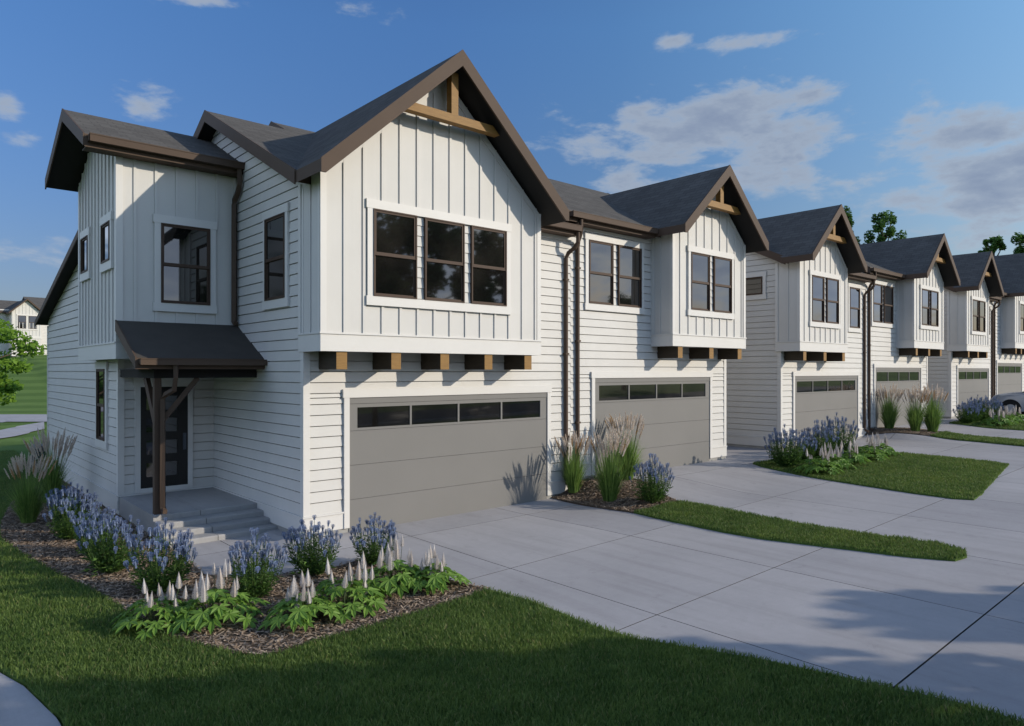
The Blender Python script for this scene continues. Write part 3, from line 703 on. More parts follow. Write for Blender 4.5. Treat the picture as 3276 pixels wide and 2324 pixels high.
    mb.box(g0, g1, 1.53, 1.54, 3.01, 3.115); mb.box(g0, g1, 1.54, 1.648, 3.01, 3.02); mb.box(g1-.01, g1, 1.54, 1.648, 3.01, 3.115); mb.box(g0, g0+.01, 1.54, 1.648, 3.01, 3.115); mb.box(g0, g1, 1.522, 1.545, 3.105, 3.12)
    mb.build('gutter', M['bronze'], pr)
    mb = MB(); mb.box(-1.84, -.01, 2.03, 2.17, 2.78, 2.935); mb.box(-1.84, -1.69, 2.17, 4.40, 2.78, 2.935); mb.box(-2.18, .0, 1.67, 3.06, 2.935, 2.945); mb.build('porch_beam', M['soffit'], H)
    # post with wrapped downspout face and braces
    mb = MB(); mb.box(-1.825, -1.71, 2.04, 2.155, .38, 2.78); po = mb.build('porch_post', M['bronze'], H)
    for pts in ([(-1.70, 2.10, 2.0), (-1.70+.62, 2.10, 2.78)], [(-1.765, 2.17, 2.0), (-1.765, 2.17+.62, 2.78)]):
        mb = MB(); mb.tube([pts[0], pts[1]], .058, 4, rot=math.pi/4); mb.build('brace', M['bronze'], po)
    mb = MB(); mb.tube([(-1.60,1.60,3.02),(-1.60,1.60,2.80),(-1.60,1.70,2.58),(-1.68,1.88,2.5),(-1.71,1.965,2.42),(-1.71,1.965,.52),(-1.71,1.90,.46),(-1.71,1.83,.45)], .05, 4, rot=math.pi/4)
    mb.build('downspout', M['bronze'], pr)
    # door
    mb = MB(); P = PD; d0, d1, z0, z1 = -1.474, -.561, .51, 2.58
    cols = [(-1.366, -1.10), (-1.03, -.768)]; rows = [(2.102,2.389),(1.644,1.933),(1.187,1.476),(.73,1.021)]
    xs_ = [d0, cols[0][0], cols[0][1], cols[1][0], cols[1][1], d1]
    mb.pbox(P, d0, cols[0][0], .02, .05, z0, z1); mb.pbox(P, cols[0][1], cols[1][0], .02, .05, z0, z1); mb.pbox(P, cols[1][1], d1, .02, .05, z0, z1)
    for cc in cols:
        zz = [z0] + [v for rw in reversed(rows) for v in rw] + [z1]
        for a, b_ in zip(zz[0::2], zz[1::2]): mb.pbox(P, cc[0], cc[1], .02, .05, a, b_)
    do = mb.build('front_door', M['door'], H)
    for cc in cols:
        for rw in rows:
            q = MB(); q.quad([P(cc[0],.03,rw[0]),P(cc[1],.03,rw[0]),P(cc[1],.03,rw[1]),P(cc[0],.03,rw[1])]); q.build('door_pane', M['glass'], do)
    mb = MB(); mb.pbox(P, -.64, -.615, .05, .10, 1.30, 1.55); mb.pbox(P, -.66, -.60, .05, .075, 1.25, 1.6); mb.build('door_handle', M['metal'], do)
    trim_set(H, P, d0, d1, .42, z1, side=.10, top=.2, bot=0, name='door_trim')
    mb = MB(); mb.pbox(P, d0, d1, 0, .07, .415, .51); mb.build('door_sill', M['trim'], H)
    # porch deck and steps in one casting with a centre joint
    mb = MB()
    for x0, x1 in ((-1.86, -1.075), (-1.065, -.005)):
        for y0, z1 in ((1.98, .385), (1.66, .285), (1.36, .185), (1.06, .085)):
            yb_ = {1.98: 4.40, 1.66: 1.97, 1.36: 1.65, 1.06: 1.35}[y0]
            # rounded nosing
            A = [(yb_, -.3), (yb_, z1), (y0+.022, z1), (y0+.006, z1-.006), (y0, z1-.022), (y0, -.3)]
            mb.prism([(x0, p[0], p[1]) for p in A], [(x1, p[0], p[1]) for p in A])
    mb.build('porch_steps', M['step'], H)
entry_wing(H1)
townhouse(6.53, .305, 'R', 'second townhouse from the left, its narrow gabled bay left of the side yard gap')
townhouse(16.33, .305, 'L', 'third townhouse, beyond the first gap, with one small high window in its shaded side wall')
townhouse(22.9, .61, 'R', 'fourth townhouse, joined to the right of the third, with three tall grasses before it')
townhouse(32.6, .61, 'L', 'fifth townhouse, beyond the second gap, behind the silver blue car nose')
townhouse(39.13, .915, 'M', 'farthest townhouse, cut by the right edge, with closely set beam ends under its bay')
# ------------------------------------------------------------------ house on the hill behind (left)
def hill_house():
    bx, by = L2W(88, -60.2); bz = 4.70
    # its gabled front faces the lens roughly
    ang = math.atan2(-(0.66193*1+.2), 0) 
    H = empty('hillside_house', (bx, by, bz), 'distant white gabled house on the green hill at the left edge', 'house', rz=R(4)); H.scale = (.84, 1, 1)
    P = YF(0.0)
    mb = MB(); lap(mb, P, 0.4, 5.6, lambda z: (1.4, 9)); mb.quad([(1.4,.01,0),(9,.01,0),(9,.01,5.8),(1.4,.01,5.8)]); mb.quad([(9,0,0),(9,9,0),(9,9,5.8),(9,0,5.8)])
    mb.quad([(-9,9,0),(9,9,0),(9,9,5.8),(-9,9,5.8)]); mb.quad([(-9,1.2,0),(-2,1.2,0),(-2,1.2,5.8),(-9,1.2,5.8)]); mb.quad([(-9,1.2,0),(-9,9,0),(-9,9,5.8),(-9,1.2,5.8)])
    wl = mb.build('siding_wall', [M['siding'], M['siding']], H)
    mb = MB(); mb.quad([(-2.2,-.8,0),(1.45,-.8,0),(1.45,-.8,5.4),(-.35,-.8,6.9),(-2.2,-.8,5.4)]); mb.quad([(1.45,-.8,0),(1.45,.0,0),(1.45,0,5.4),(1.45,-.8,5.4)]); mb.quad([(-2.2,-.8,0),(-2.2,1.2,0),(-2.2,1.2,5.4),(-2.2,-.8,5.4)])
    battens(mb, YF(-.8), [-2.1+.42*k for k in range(9)], 2.5, lambda u: 6.8 - .8*abs(u+.35), w=.07, o=.03)
    gw = mb.build('gable_wall', M['panel'], H)
    mb = MB(); mb.pbox(YF(-.8), -2.25, 1.5, 0, .05, 2.2, 2.5); mb.build('skirt_board', M['trim'], gw)
    for a, c in ((-1.45, -.45), (-.1, .9)):
        window(H, YF(-.8), a, c, 3.4, 5.0); window(H, YF(-.8), a, c, .6, 1.8)
    trim_set(H, YF(-.8), -1.45, .9, 3.4, 5.0)
    mb = MB()
    zr, ze = 7.1, 5.35
    mb.slab([(-2.6,-1.2,ze),(-.35,-1.2,zr),(-.35,4.2,zr),(-2.6,4.2,ze)], .2, 0, 1, 2); mb.slab([(-.35,-1.2,zr),(1.9,-1.2,ze),(1.9,4.2,ze),(-.35,4.2,zr)], .2, 0, 1, 2)
    mb.build('gable_roof', [M['sh_x'], M['bronze'], M['soffit']], H)
    mb = MB()
    mb.slab([(.4,-.4,5.6),(9.3,-.4,5.6),(9.3,4.4,7.8),(.4,4.4,7.8)], .2, 0, 1, 2); mb.slab([(.4,4.4,7.8),(9.3,4.4,7.8),(9.3,9.4,5.6),(.4,9.4,5.6)], .2, 0, 1, 2)
    mb.quad([(.6,0,5.4),(.6,9,5.4),(.6,4.4,7.6)], 3)
    mb.slab([(-9.3,.8,5.5),(.4,.8,5.5),(.4,4.8,7.2),(-9.3,4.8,7.2)], .2, 0, 1, 2); mb.slab([(-9.3,4.8,7.2),(.4,4.8,7.2),(.4,9.4,5.5),(-9.3,9.4,5.5)], .2, 0, 1, 2)
    mb.build('main_roof', [M['sh_y'], M['bronze'], M['soffit'], M['siding']], H)
    mb = MB(); mb.box(2.6,2.75,-.02,-.1,.3,2.6); mb.box(3.6,3.75,-.02,-.1,.3,2.6); mb.box(2.6,3.75,-.02,-.1,2.6,2.75); mb.box(2.75,3.6,-.01,-.04,.3,2.6,1); mb.build('door', [M['trim'], M['door']], H)
hill_house()

# ------------------------------------------------------------------ utility box behind the wing
U = empty('air_conditioner', (-1.72, 13.5, h(-1.72,13.5)-.12), 'small dark grey air conditioner box at the back corner of the near house', 'air conditioner')
mb = MB(); mb.box(-.4,.4,-.4,.4,.05,.85); mb.build('casing', M['metal'], U)
mb = MB()
for k in range(9): mb.box(-.41,.41,-.41,-.402,.12+.075*k,.15+.075*k); mb.box(-.41,-.402,-.41,.41,.12+.075*k,.15+.075*k)
mb.build('grille', M['soffit'], U)
mb = MB(); mb.box(-.48,.48,-.48,.48,-.05,.05); mb.build('pad', M['found'], U)

# ------------------------------------------------------------------ grass blades
def blades(name, poly, n, hmin, hmax, wid, label_kind='stuff', dz=0.03, wf=None, excl=None, mat=None, over=0.03):
    P = np.array(poly); x0, y0 = P.min(0); x1, y1 = P.max(0)
    def inside(q):
        c = np.zeros(len(q), bool); j = len(P)-1
        for i in range(len(P)):
            cond = ((P[i,1] > q[:,1]) != (P[j,1] > q[:,1])) & (q[:,0] < (P[j,0]-P[i,0])*(q[:,1]-P[i,1])/(P[j,1]-P[i,1]+1e-12) + P[i,0])
            c ^= cond; j = i
        return c
    pts = np.zeros((0,2))
    while len(pts) < n:
        q = rng.random((n*2, 2))*[x1-x0, y1-y0] + [x0, y0]
        if wf is not None: q = q[rng.random(len(q)) < wf(q)]
        q = q[inside(q)]
        pts = np.vstack([pts, q]) if len(q) else pts
    pts = pts[:n] + rng.normal(0, over*.5, (n,2))
    z = np.array([h(a, b_) for a, b_ in pts]) + dz - .01
    ang = rng.random(n)*6.283; la = rng.random(n)*6.283
    clump = 0.5 + 0.5*np.sin(pts[:,0]*7.1 + 2*np.sin(pts[:,1]*5.3))*np.sin(pts[:,1]*6.7 + 1.7*np.sin(pts[:,0]*4.1))
    H_ = (hmin + (hmax-hmin)*rng.random(n))*(0.8 + .35*clump); ln = H_*(0.15 + .65*rng.random(n)); w = wid*(0.7 + .6*rng.random(n))
    dx, dy = np.cos(ang)*w/2, np.sin(ang)*w/2; lx, ly = np.cos(la)*ln, np.sin(la)*ln
    V = np.zeros((n, 5, 3))
    V[:,0] = np.c_[pts[:,0]-dx, pts[:,1]-dy, z]; V[:,1] = np.c_[pts[:,0]+dx, pts[:,1]+dy, z]
    V[:,2] = np.c_[pts[:,0]+dx*.8+lx*.35, pts[:,1]+dy*.8+ly*.35, z+H_*.6]; V[:,3] = np.c_[pts[:,0]-dx*.8+lx*.35, pts[:,1]-dy*.8+ly*.35, z+H_*.6]
    V[:,4] = np.c_[pts[:,0]+lx, pts[:,1]+ly, z+H_]
    me = bpy.data.meshes.new(name); me.vertices.add(n*5); me.vertices.foreach_set('co', V.reshape(-1))
    base = np.arange(n)[:,None]*5
    L = np.hstack([base + [0,1,2,3], base + [3,2,4]]).reshape(-1).astype(np.int32)
    me.loops.add(n*7); me.loops.foreach_set('vertex_index', L)
    me.polygons.add(n*2)
    st = (np.arange(n)[:,None]*7 + [0,4]).reshape(-1).astype(np.int32)
    me.polygons.foreach_set('loop_start', st); me.polygons.foreach_set('loop_total', np.tile([4,3], n).astype(np.int32))
    me.update(calc_edges=True); me.materials.append(mat or M['blade'])
    o = bpy.data.objects.new(name, me); col.objects.link(o); tag(o, kind='stuff'); return o
cam_xy = np.array([CX0, CY0])
def near(q):
    d = np.hypot(q[:,0]-CX0, q[:,1]-CY0); dd = (q[:,0]-CX0)*FX + (q[:,1]-CY0)*FY; lat = (q[:,0]-CX0)*RX + (q[:,1]-CY0)*RY
    return np.where((dd > 4.5) & (np.abs(lat) < .8*dd + .6), np.clip((6.5/np.maximum(d, 1))**1.6, 0, 1), .02)
LAWN_NEAR = [p for p in LAWN]
g = blades('lawn_grass', LAWN_NEAR, 190000, .035, .062, .0085, wf=near); tag(g, 'dark green mown grass in the foreground around the flower bed', 'grass')
g = blades('strip_grass', STRIP1, 26000, .04, .07, .011); tag(g, 'narrow green grass strip between the first two driveways', 'grass')
g = blades('island_grass', ISL2, 52000, .04, .07, .014); tag(g, 'broad green grass island right of the second driveway', 'grass')
g = blades('strip_grass', STRIP2, 12000, .05, .08, .02); tag(g, 'thin far grass strip beyond the third driveway', 'grass')
g = blades('island_grass', ISL3, 22000, .05, .08, .02); tag(g, 'far grass island under the flowers by the car', 'grass')
# mulch chips
def chips(name, poly, n, label):
    P = np.array(poly); x0, y0 = P.min(0); x1, y1 = P.max(0); mb = MB(); k = 0
    while k < n:
        x, y = random.uniform(x0, x1), random.uniform(y0, y1)
        if not inpoly(x, y, poly): continue
        k += 1; a = random.uniform(0, 6.28); L = random.uniform(.015, .05); w = random.uniform(.003, .010); t = random.uniform(-.35, .35); rr = random.uniform(-.5,.5)
        ux, uy, uz = math.cos(a)*L, math.sin(a)*L, t*L; vx, vy, vz = -math.sin(a)*w, math.cos(a)*w, rr*w
        z = h(x, y) + .034 + random.uniform(0, .012)
        mb.quad([(x-ux-vx,y-uy-vy,z-uz-vz),(x+ux-vx,y+uy-vy,z+uz-vz),(x+ux+vx,y+uy+vy,z+uz+vz),(x-ux+vx,y-uy+vy,z-uz+vz)])
    return tag(mb.build(name, M['chip']), label, 'mulch', kind='stuff')
chips('bark_mulch', BED, 26000, 'brown bark mulch covering the garden bed by the steps')
chips('bark_mulch', MUL1, 5000, 'brown bark mulch under the grasses by the downspouts')
chips('bark_mulch', MUL2, 1500, 'brown mulch under the far row of three grasses')

# ------------------------------------------------------------------ plants
def quadstrip(mb, pts, ws, side, m=0):
    n0 = len(mb.v)
    for p, w in zip(pts, ws):
        mb.v.append((p[0]-side[0]*w, p[1]-side[1]*w, p[2]-side[2]*w)); mb.v.append((p[0]+side[0]*w, p[1]+side[1]*w, p[2]+side[2]*w))
    for i in range(len(pts)-1):
        a = n0+2*i; mb.f.append((a, a+1, a+3, a+2)); mb.m.append(m)
def leaf(mb, base, d, L, w, up=.3, m=0):
    d = Vector(d).normalized(); s = d.cross(Vector((0,0,1)));
    if s.length < .05: s = Vector((1,0,0))
    s.normalize(); s = (s + Vector((0,0,random.uniform(-.5,.5)))).normalized(); b_ = Vector(base); mid = b_ + d*L*.5 + Vector((0,0,L*.06)); tip = b_ + d*L - Vector((0,0,L*.12))
    n0 = len(mb.v); mb.v += [tuple(b_), tuple(mid - s*w/2), tuple(tip), tuple(mid + s*w/2)]; mb.f.append((n0,n0+1,n0+2,n0+3)); mb.m.append(m)
def spike(mb, base, d, L, r, rings, per, m=0, blunt=False, size=1.0):
    """flower spike: rings of small petals standing out of a tapering core"""
    d = Vector(d).normalized(); a = d.orthogonal().normalized(); b_ = d.cross(a); B = Vector(base)
    mb.tube([B, B + d*L*.5, B + d*L*.97], [r*.45, r*.42, r*.08], 4, m=m, cap=False)
    for i in range(rings):
        t = i/(rings-1); prof = (math.sin(math.pi*min(1, .18+.82*(1-t))**.8) if blunt else (1-t)**.75*min(1, .55+t*3))
        rr = r*max(prof, .12); off = random.uniform(0, 6.28)
        for k in range(per):
            an = off + 6.283*k/per; o = a*math.cos(an) + b_*math.sin(an); s = d.cross(o)
            c = B + d*(L*t) + o*rr*.65; sz = L/rings*.85*size*random.uniform(.75, 1.25); w = rr*.42*size + .001
            q1 = c - s*w; q2 = c + s*w; q3 = c + o*rr*.45 + d*sz*.5 + s*w*.7; q4 = c + o*rr*.45 + d*sz*.5 - s*w*.7
            n0 = len(mb.v); mb.v += [tuple(q1), tuple(q2), tuple(q3), tuple(q4)]; mb.f.append((n0,n0+1,n0+2,n0+3)); mb.m.append(m)

def make_salvia(seed, n=74, R_=.38, H_=.74):
    random.seed(seed); t = empty('salvia_plant', (0,0,0), 'x', 'flowering plant')
    fo, fl = MB(), MB()
    for i in range(n):
        a = random.uniform(0, 6.283); q = math.sqrt(random.random()); lean = q*R_
        b0 = Vector((math.cos(a)*q*.12, math.sin(a)*q*.12, 0)); hh = H_*(1 - .38*q*q)*random.uniform(.68, 1.06)
        top = Vector((math.cos(a)*lean*1.05 + random.gauss(0,.02), math.sin(a)*lean*1.05 + random.gauss(0,.02), hh)); mid = b0.lerp(top, .5) + Vector((math.cos(a), math.sin(a), 0))*.06*q
        fo.tube([b0, mid, top], [.005,.004,.0035], 3, m=1, cap=False)
        for k in range(17):
            tt = .06 + .80*k/17; p = (b0.lerp(mid, tt*2) if tt < .5 else mid.lerp(top, tt*2-1)); an = random.uniform(0, 6.283)
            L = random.uniform(.06, .125)*(1.2-.7*tt); leaf(fo, p, (math.cos(an), math.sin(an), random.uniform(.15,1.0)), L, L*.25)
        d = (top - mid).normalized(); d = (d + Vector((0,0,.8))).normalized()
        L = random.uniform(.06, .09); spike(fl, top - d*.01, d, L, random.uniform(.024,.032), 7, 7, blunt=True, size=1.0)
        if random.random() < .35: spike(fl, mid.lerp(top, .72), (d + Vector((random.gauss(0,.4), random.gauss(0,.4), 0))).normalized(), L*.6, .017, 4, 6, blunt=True)
    for i in range(90):
        a = random.uniform(0, 6.283); q = math.sqrt(random.random())*R_*.7; L = random.uniform(.07,.13)
        leaf(fo, (math.cos(a)*q, math.sin(a)*q, random.uniform(.02,.26)), (math.cos(a), math.sin(a), random.uniform(.0,.8)), L, L*.27)
    fo.build('foliage', [M['sal_leaf'], M['stem']], t); fl.build('flower_spikes', M['sal_fl'], t); return t
def palm_leaf(mb, c, dirv, size, tilt):
    """broad leaf with seven pointed lobes joined in the middle"""
    d = Vector(dirv).normalized(); s = d.cross(Vector((0,0,1))).normalized(); nrm = s.cross(d).normalized()
    d2 = (d*math.cos(tilt) - nrm*math.sin(tilt)).normalized(); n2 = s.cross(d2).normalized(); C_ = Vector(c)
    angs = [-132,-92,-46,0,46,92,132]; Ls = [.55,.80,.95,1.1,.95,.80,.55]; pts = []
    def P_(an, L, lift): 
        a = R(an); return C_ + (d2*math.cos(a) + s*math.sin(a))*L*size + n2*lift*size
    for k, (an, L) in enumerate(zip(angs, Ls)):
        L *= random.uniform(.88, 1.1); an += random.uniform(-5,5); w = 15
        pts += [P_(an-w*1.15, L*.62, .03), P_(an-w*.42, L*.82, -.02), P_(an, L, -.12*L), P_(an+w*.42, L*.82, -.02), P_(an+w*1.15, L*.62, .03)]
        if k < 6: pts.append(P_((an+angs[k+1])/2, .40, .05))
    n0 = len(mb.v); mb.v.append(tuple(C_)); mb.v += [tuple(p) for p in pts]
    for i in range(len(pts)-1): mb.f.append((n0, n0+1+i, n0+2+i)); mb.m.append(0)
def make_foam(seed, nl=46, R_=.44, ns=11):
    random.seed(seed); t = empty('foamflower_plant', (0,0,0), 'x', 'flowering plant')
    fo, fl = MB(), MB()
    for i in range(nl):
        a = i*2.4 + random.uniform(-.35,.35); q = math.sqrt((i+.5)/nl); r_ = q*R_*random.uniform(.8,1.12); z = (.29 - .19*q*q)*random.uniform(.7,1.2)
        c = Vector((math.cos(a)*r_, math.sin(a)*r_, z)); base = Vector((math.cos(a)*.04, math.sin(a)*.04, 0))
        fo.tube([base, base.lerp(c, .6) + Vector((0,0,.05)), c], [.004,.0035,.003], 3, m=1, cap=False)
        palm_leaf(fo, c, (math.cos(a), math.sin(a), random.uniform(-.1,.25)), random.uniform(.12,.175), R(6 + 34*q + random.uniform(-8,8)))
    for i in range(ns):
        a = random.uniform(0, 6.283); q = math.sqrt(random.random())*R_*.72; hh = random.uniform(.34, .60); base = Vector((math.cos(a)*q*.6, math.sin(a)*q*.6, .02)); L = random.uniform(.13,.25); top = Vector((math.cos(a)*q, math.sin(a)*q, hh-L))
        if top.z < .16: top.z = .16
        fo.tube([base, top], [.004,.003], 3, m=1, cap=False)
        spike(fl, top, (random.gauss(0,.05), random.gauss(0,.05), 1), L, L*.23, 16, 8, blunt=False, size=.55)
    fo.build('foliage', [M['foam_leaf'], M['stem']], t); fl.build('flower_spikes', M['foam_fl'], t); return t
def make_reed(seed, nb=680, ns=52, H_=1.62, spread=.37):
    random.seed(seed); t = empty('reed_grass', (0,0,0), 'x', 'ornamental grass')
    fo, fl = MB(), MB()
    for i in range(nb):
        a = random.uniform(0, 6.283); q = math.sqrt(random.random()); b0 = Vector((math.cos(a)*q*.135, math.sin(a)*q*.135, 0)); L = random.uniform(.50, 1.10)*H_*.75*(1.05-.22*q)
        out = q*random.uniform(.4,1.35)*spread; az = a + random.uniform(-.5,.5); dv = Vector((math.cos(az), math.sin(az), 0)); pts = []
        droop = random.uniform(0, .5)*(q**2)
        for k in range(6):
            s_ = k/5; pts.append(b0 + dv*out*(s_**1.5) + Vector((0,0, L*(s_ - droop*s_**3*.9))))
        sd = Vector((-math.sin(az + random.uniform(-1.2,1.2)), math.cos(az), 0)).normalized(); w = random.uniform(.004,.0085)
        quadstrip(fo, pts, [w, w, w*.9, w*.75, w*.45, .0006], sd)
    for i in range(ns):
        a = random.uniform(0, 6.283); q = math.sqrt(random.random()); hh = H_*random.uniform(.64,.86)*(1 - .10*q); dv = Vector((math.cos(a), math.sin(a), 0)); b0 = dv*q*.09
        mid = b0 + dv*q*.16 + Vector((0,0,hh*.55)); top = b0 + dv*q*spread*.90 + Vector((0,0,hh)); fo.tube([b0, mid, top], [.003,.0025,.002], 3, m=1, cap=False)
        d = ((top - mid).normalized() + dv*.14*q).normalized(); L = random.uniform(.24,.36); rr = random.uniform(.024,.036); B = top - d*.04; mt = 1 if random.random() < .18 else 0
        A_ = d.orthogonal().normalized(); B2 = d.cross(A_)
        for k in range(90):
            s_ = random.random(); prof = math.sin(math.pi*min(1,(s_*.93+.07)))**.7; an = random.uniform(0,6.283); o = A_*math.cos(an) + B2*math.sin(an)
            c = B + d*L*s_ + o*rr*prof*.25; e = c + o*rr*prof*.75 + d*random.uniform(.02,.045); sdv = d.cross(o)*random.uniform(.004,.007)
            n0 = len(fl.v); fl.v += [tuple(c-sdv), tuple(c+sdv), tuple(e+sdv*.3), tuple(e-sdv*.3)]; fl.f.append((n0,n0+1,n0+2,n0+3)); fl.m.append(mt)
        fl.tube([B, B+d*L*.5, B+d*L*.98], [rr*.3, rr*.5, rr*.06], 5, cap=False, m=mt)
    fo.build('blades', [M['reed'], M['stem']], t); fl.build('plumes', [M['plume'], M['plume2']], t); return t

state = random.getstate()
salv = [make_salvia(s) for s in (11, 12, 13)]; foam = [make_foam(s) for s in (21, 22, 23)]; reed = [make_reed(s) for s in (31, 32)]
random.setstate(state)
used = set()
def plant(proto, i, x, y, s, label, group, sz=1.0, dz=.025):
    p = proto[i % len(proto)]; key = p.name
    o = p if key not in used else copy_tree(p); used.add(key)
    o.location = (x, y, h(x, y) + dz); o.rotation_euler = (0, 0, (i*2.1) % 6.28); o.scale = (s, s, s*sz); o['label'] = label; o['group'] = group
G1, G2, G3 = 'blue salvia clumps', 'white spiked foamflowers', 'ornamental reed grasses'
for i, (x, y, s, l) in enumerate([
    (-2.78, 4.05, .92, 'blue salvia clump farthest back in the near bed, beside the left tall grasses'),
    (-2.95, 2.75, .98, 'blue salvia clump second from the back in the row left of the porch'),
    (-2.88, 1.30, 1.0, 'blue salvia clump midway along the row left of the porch steps'),
    (-2.92, .02, 1.05, 'blue salvia clump level with the lowest porch step'),
    (-2.66, -1.42, 1.05, 'blue salvia clump at the front end of the long row, left of the walk corner'),
    (-1.83, -2.45, 1.0, 'blue salvia clump at the middle front of the bed, where the walk ends'),
    (-.80, -2.02, .95, 'blue salvia clump below the white house corner, between two others along the walk'),
    (.12, -2.12, .92, 'blue salvia clump below the first garage door, nearest the driveway'),
    (6.62, -2.28, 1.12, 'single blue salvia clump right of the three grasses by the downspouts'),
    (12.95, -1.95, 1.1, 'blue salvia clump at the left tip of the grass island'),
    (14.05, -1.8, 1.1, 'second blue salvia clump from the left on the grass island'),
    (15.25, -1.75, 1.15, 'third blue salvia clump from the left on the grass island, before the third garage'),
    (16.6, -1.75, 1.2, 'blue salvia clump at the right end of the grass island row'),
    (29.6, -1.5, 1.1, 'far blue salvia clump leftmost of the row before the car'),
    (30.6, -1.4, 1.1, 'far blue salvia clump second of the row before the car'),
    (31.6, -1.45, 1.2, 'far blue salvia clump just left of the car front wheel'),
    (32.6, -1.6, 1.2, 'far blue salvia clump in front of the car wheel, last of its row')]):
    plant(salv, i, x, y, s*(1.0 + .06*math.sin(i*2.3))*(1.12 if x > 10 else 1), l, G1, 1.08 + .07*math.sin(i*1.7))
for i, (x, y, s, l) in enumerate([
    (-3.05, -2.72, .95, 'white spiked foamflower at the left front corner of the near bed'),
    (-2.48, -2.98, 1.1, 'white spiked foamflower second from the left along the front of the near bed'),
    (-1.72, -3.68, .98, 'white spiked foamflower third from the left, at the front point of the near bed'),
    (-1.18, -3.60, 1.1, 'white spiked foamflower fourth from the left in the near bed'),
    (-.28, -3.30, 1.15, 'white spiked foamflower fifth from the left, below the driveway side salvia'),
    (.16, -3.62, .95, 'white spiked foamflower at the driveway tip of the near bed'),
    (12.75, -2.9, 1.0, 'foamflower nearest the camera on the grass island'),
    (13.75, -2.8, 1.0, 'foamflower second from the left on the grass island'),
    (14.85, -2.8, 1.0, 'foamflower third from the left on the grass island'),
    (16.0, -2.75, 1.05, 'foamflower fourth from the left on the grass island'),
    (17.2, -2.7, 1.0, 'foamflower at the right end of the grass island'),
    (29.7, -2.6, 1.1, 'far foamflower leftmost before the blue car'),
    (30.6, -2.5, 1.1, 'far foamflower second from left before the blue car'),
    (31.6, -2.5, 1.1, 'far foamflower below the car wheel'),
    (32.6, -2.5, 1.1, 'far foamflower right of the car wheel')]):
    plant(foam, i, x, y, s*(1.18 if x > 10 else 1), l, G2)
for i, (x, y, s, l) in enumerate([
    (-3.32, 4.8, .84, 'tall plumed grass in front at the left edge of the near bed'),
    (-2.65, 7.0, 1.02, 'tall plumed grass behind its neighbour at the left house wall'),
    (6.35, -.28, .87, 'plumed grass left of the downspouts pair, closest to the first garage'),
    (6.28, -1.42, 1.02, 'plumed grass in the middle of the three by the downspouts'),
    (7.7, -.72, 1.0, 'tallest plumed grass of the three, before the second garage'),
    (24.0, -.45, 1.0, 'far plumed grass left of the row before the fourth garage'),
    (24.1, -1.35, .95, 'far plumed grass in the middle of the row before the fourth garage'),
    (24.7, -1.75, 1.05, 'far plumed grass right of the row before the fourth garage')]):
    plant(reed, i, x, y, s*(1.12 if x > 10 else 1), l, G3)

# ------------------------------------------------------------------ trees
def crown(mb, c, rad, n, ls, flat=.75):
    for i in range(n):
        d = Vector((random.gauss(0,1), random.gauss(0,1), random.gauss(0,1))).normalized(); q = random.random()**.45
        p = Vector(c) + Vector((d.x*rad, d.y*rad, d.z*rad*flat))*q
        u = Vector((random.gauss(0,1), random.gauss(0,1), random.gauss(0,.6))).normalized(); v = u.orthogonal().normalized(); L = ls*random.uniform(.6,1.3)
        n0 = len(mb.v); mb.v += [tuple(p-u*L*.5), tuple(p-v*L*.32+u*L*.05), tuple(p+u*L*.5), tuple(p+v*L*.32+u*L*.05)]; mb.f.append((n0,n0+1,n0+2,n0+3)); mb.m.append(0)
def tree(name, x, y, ht, rad, clusters, per, ls, mat, label, seed, trunk_h=.3, group=None, tall=1.0, cr=.3, upright=0):
    random.seed(seed); z = h(x, y) - .1
    t = empty(name, (x, y, z), label, 'tree', group); tr = MB(); cw = MB(); r0 = ht*.022
    topp = Vector((random.uniform(-.2,.2), random.uniform(-.2,.2), ht*.9))
    tr.tube([(0,0,0),(0.02*ht*.3,0,ht*trunk_h),tuple(topp*.6),tuple(topp)], [r0*1.3, r0, r0*.6, r0*.12], 8)
    for i in range(clusters):
        a = i*2.4 + random.uniform(-.4,.4); s = (i+.5)/clusters; zz = ht*(trunk_h + (1-trunk_h)*(.08+.86*s)); env = math.sin(math.pi*min(1, (.14+.8*s)))**.6*rad
        q = random.uniform(.45, 1.0)*env; c = Vector((math.cos(a)*q, math.sin(a)*q, zz + random.uniform(-.03,.03)*ht))
        b0 = Vector((0,0,max(ht*trunk_h*.9, zz - q*(.5 + upright*1.3)))); tr.tube([b0, b0.lerp(c,.5)+Vector((0,0,.05*q)), c], [r0*.4, r0*.25, r0*.07], 5)
        crown(cw, c, rad*cr*random.uniform(.7,1.2), per, ls, tall)
    random.seed(seed+1)
    tr.build('trunk', M['bark'], t, smooth=True); cw.build('crown', mat, t); return t
lx, ly = L2W(24.0, -19.3)
def maple():
    t = tree('maple_tree', lx, ly, 5.6, 2.5, 40, 260, .18, M['maple'], 'bright green young maple at the left edge, sunlit above and dark below', 5, .30, cr=.24, tall=.5)
maple()
def W2(d, lat): return L2W(d, lat)
for i, (d, lat, ht, rad, lab) in enumerate([
    (72, 33.6, 16.2, 1.8, 'tall green treetop rising behind the fourth roof, left one of the pair'),
    (71, 37.2, 15.9, 1.9, 'tall green treetop rising behind the fourth roof, right one of the pair'),
    (72, 48.9, 13.3, 1.4, 'small green treetop behind the fifth roof'),
    (71, 51.4, 13.5, 1.7, 'small green treetop at the right edge behind the sixth roof')]):
    x, y = W2(d, lat); tree('poplar_tree', x, y, ht, rad, 30, 150, .34, M['poplar'], lab, 60+i, .45, 'trees behind the roofs', tall=1.3, cr=.27, upright=1)
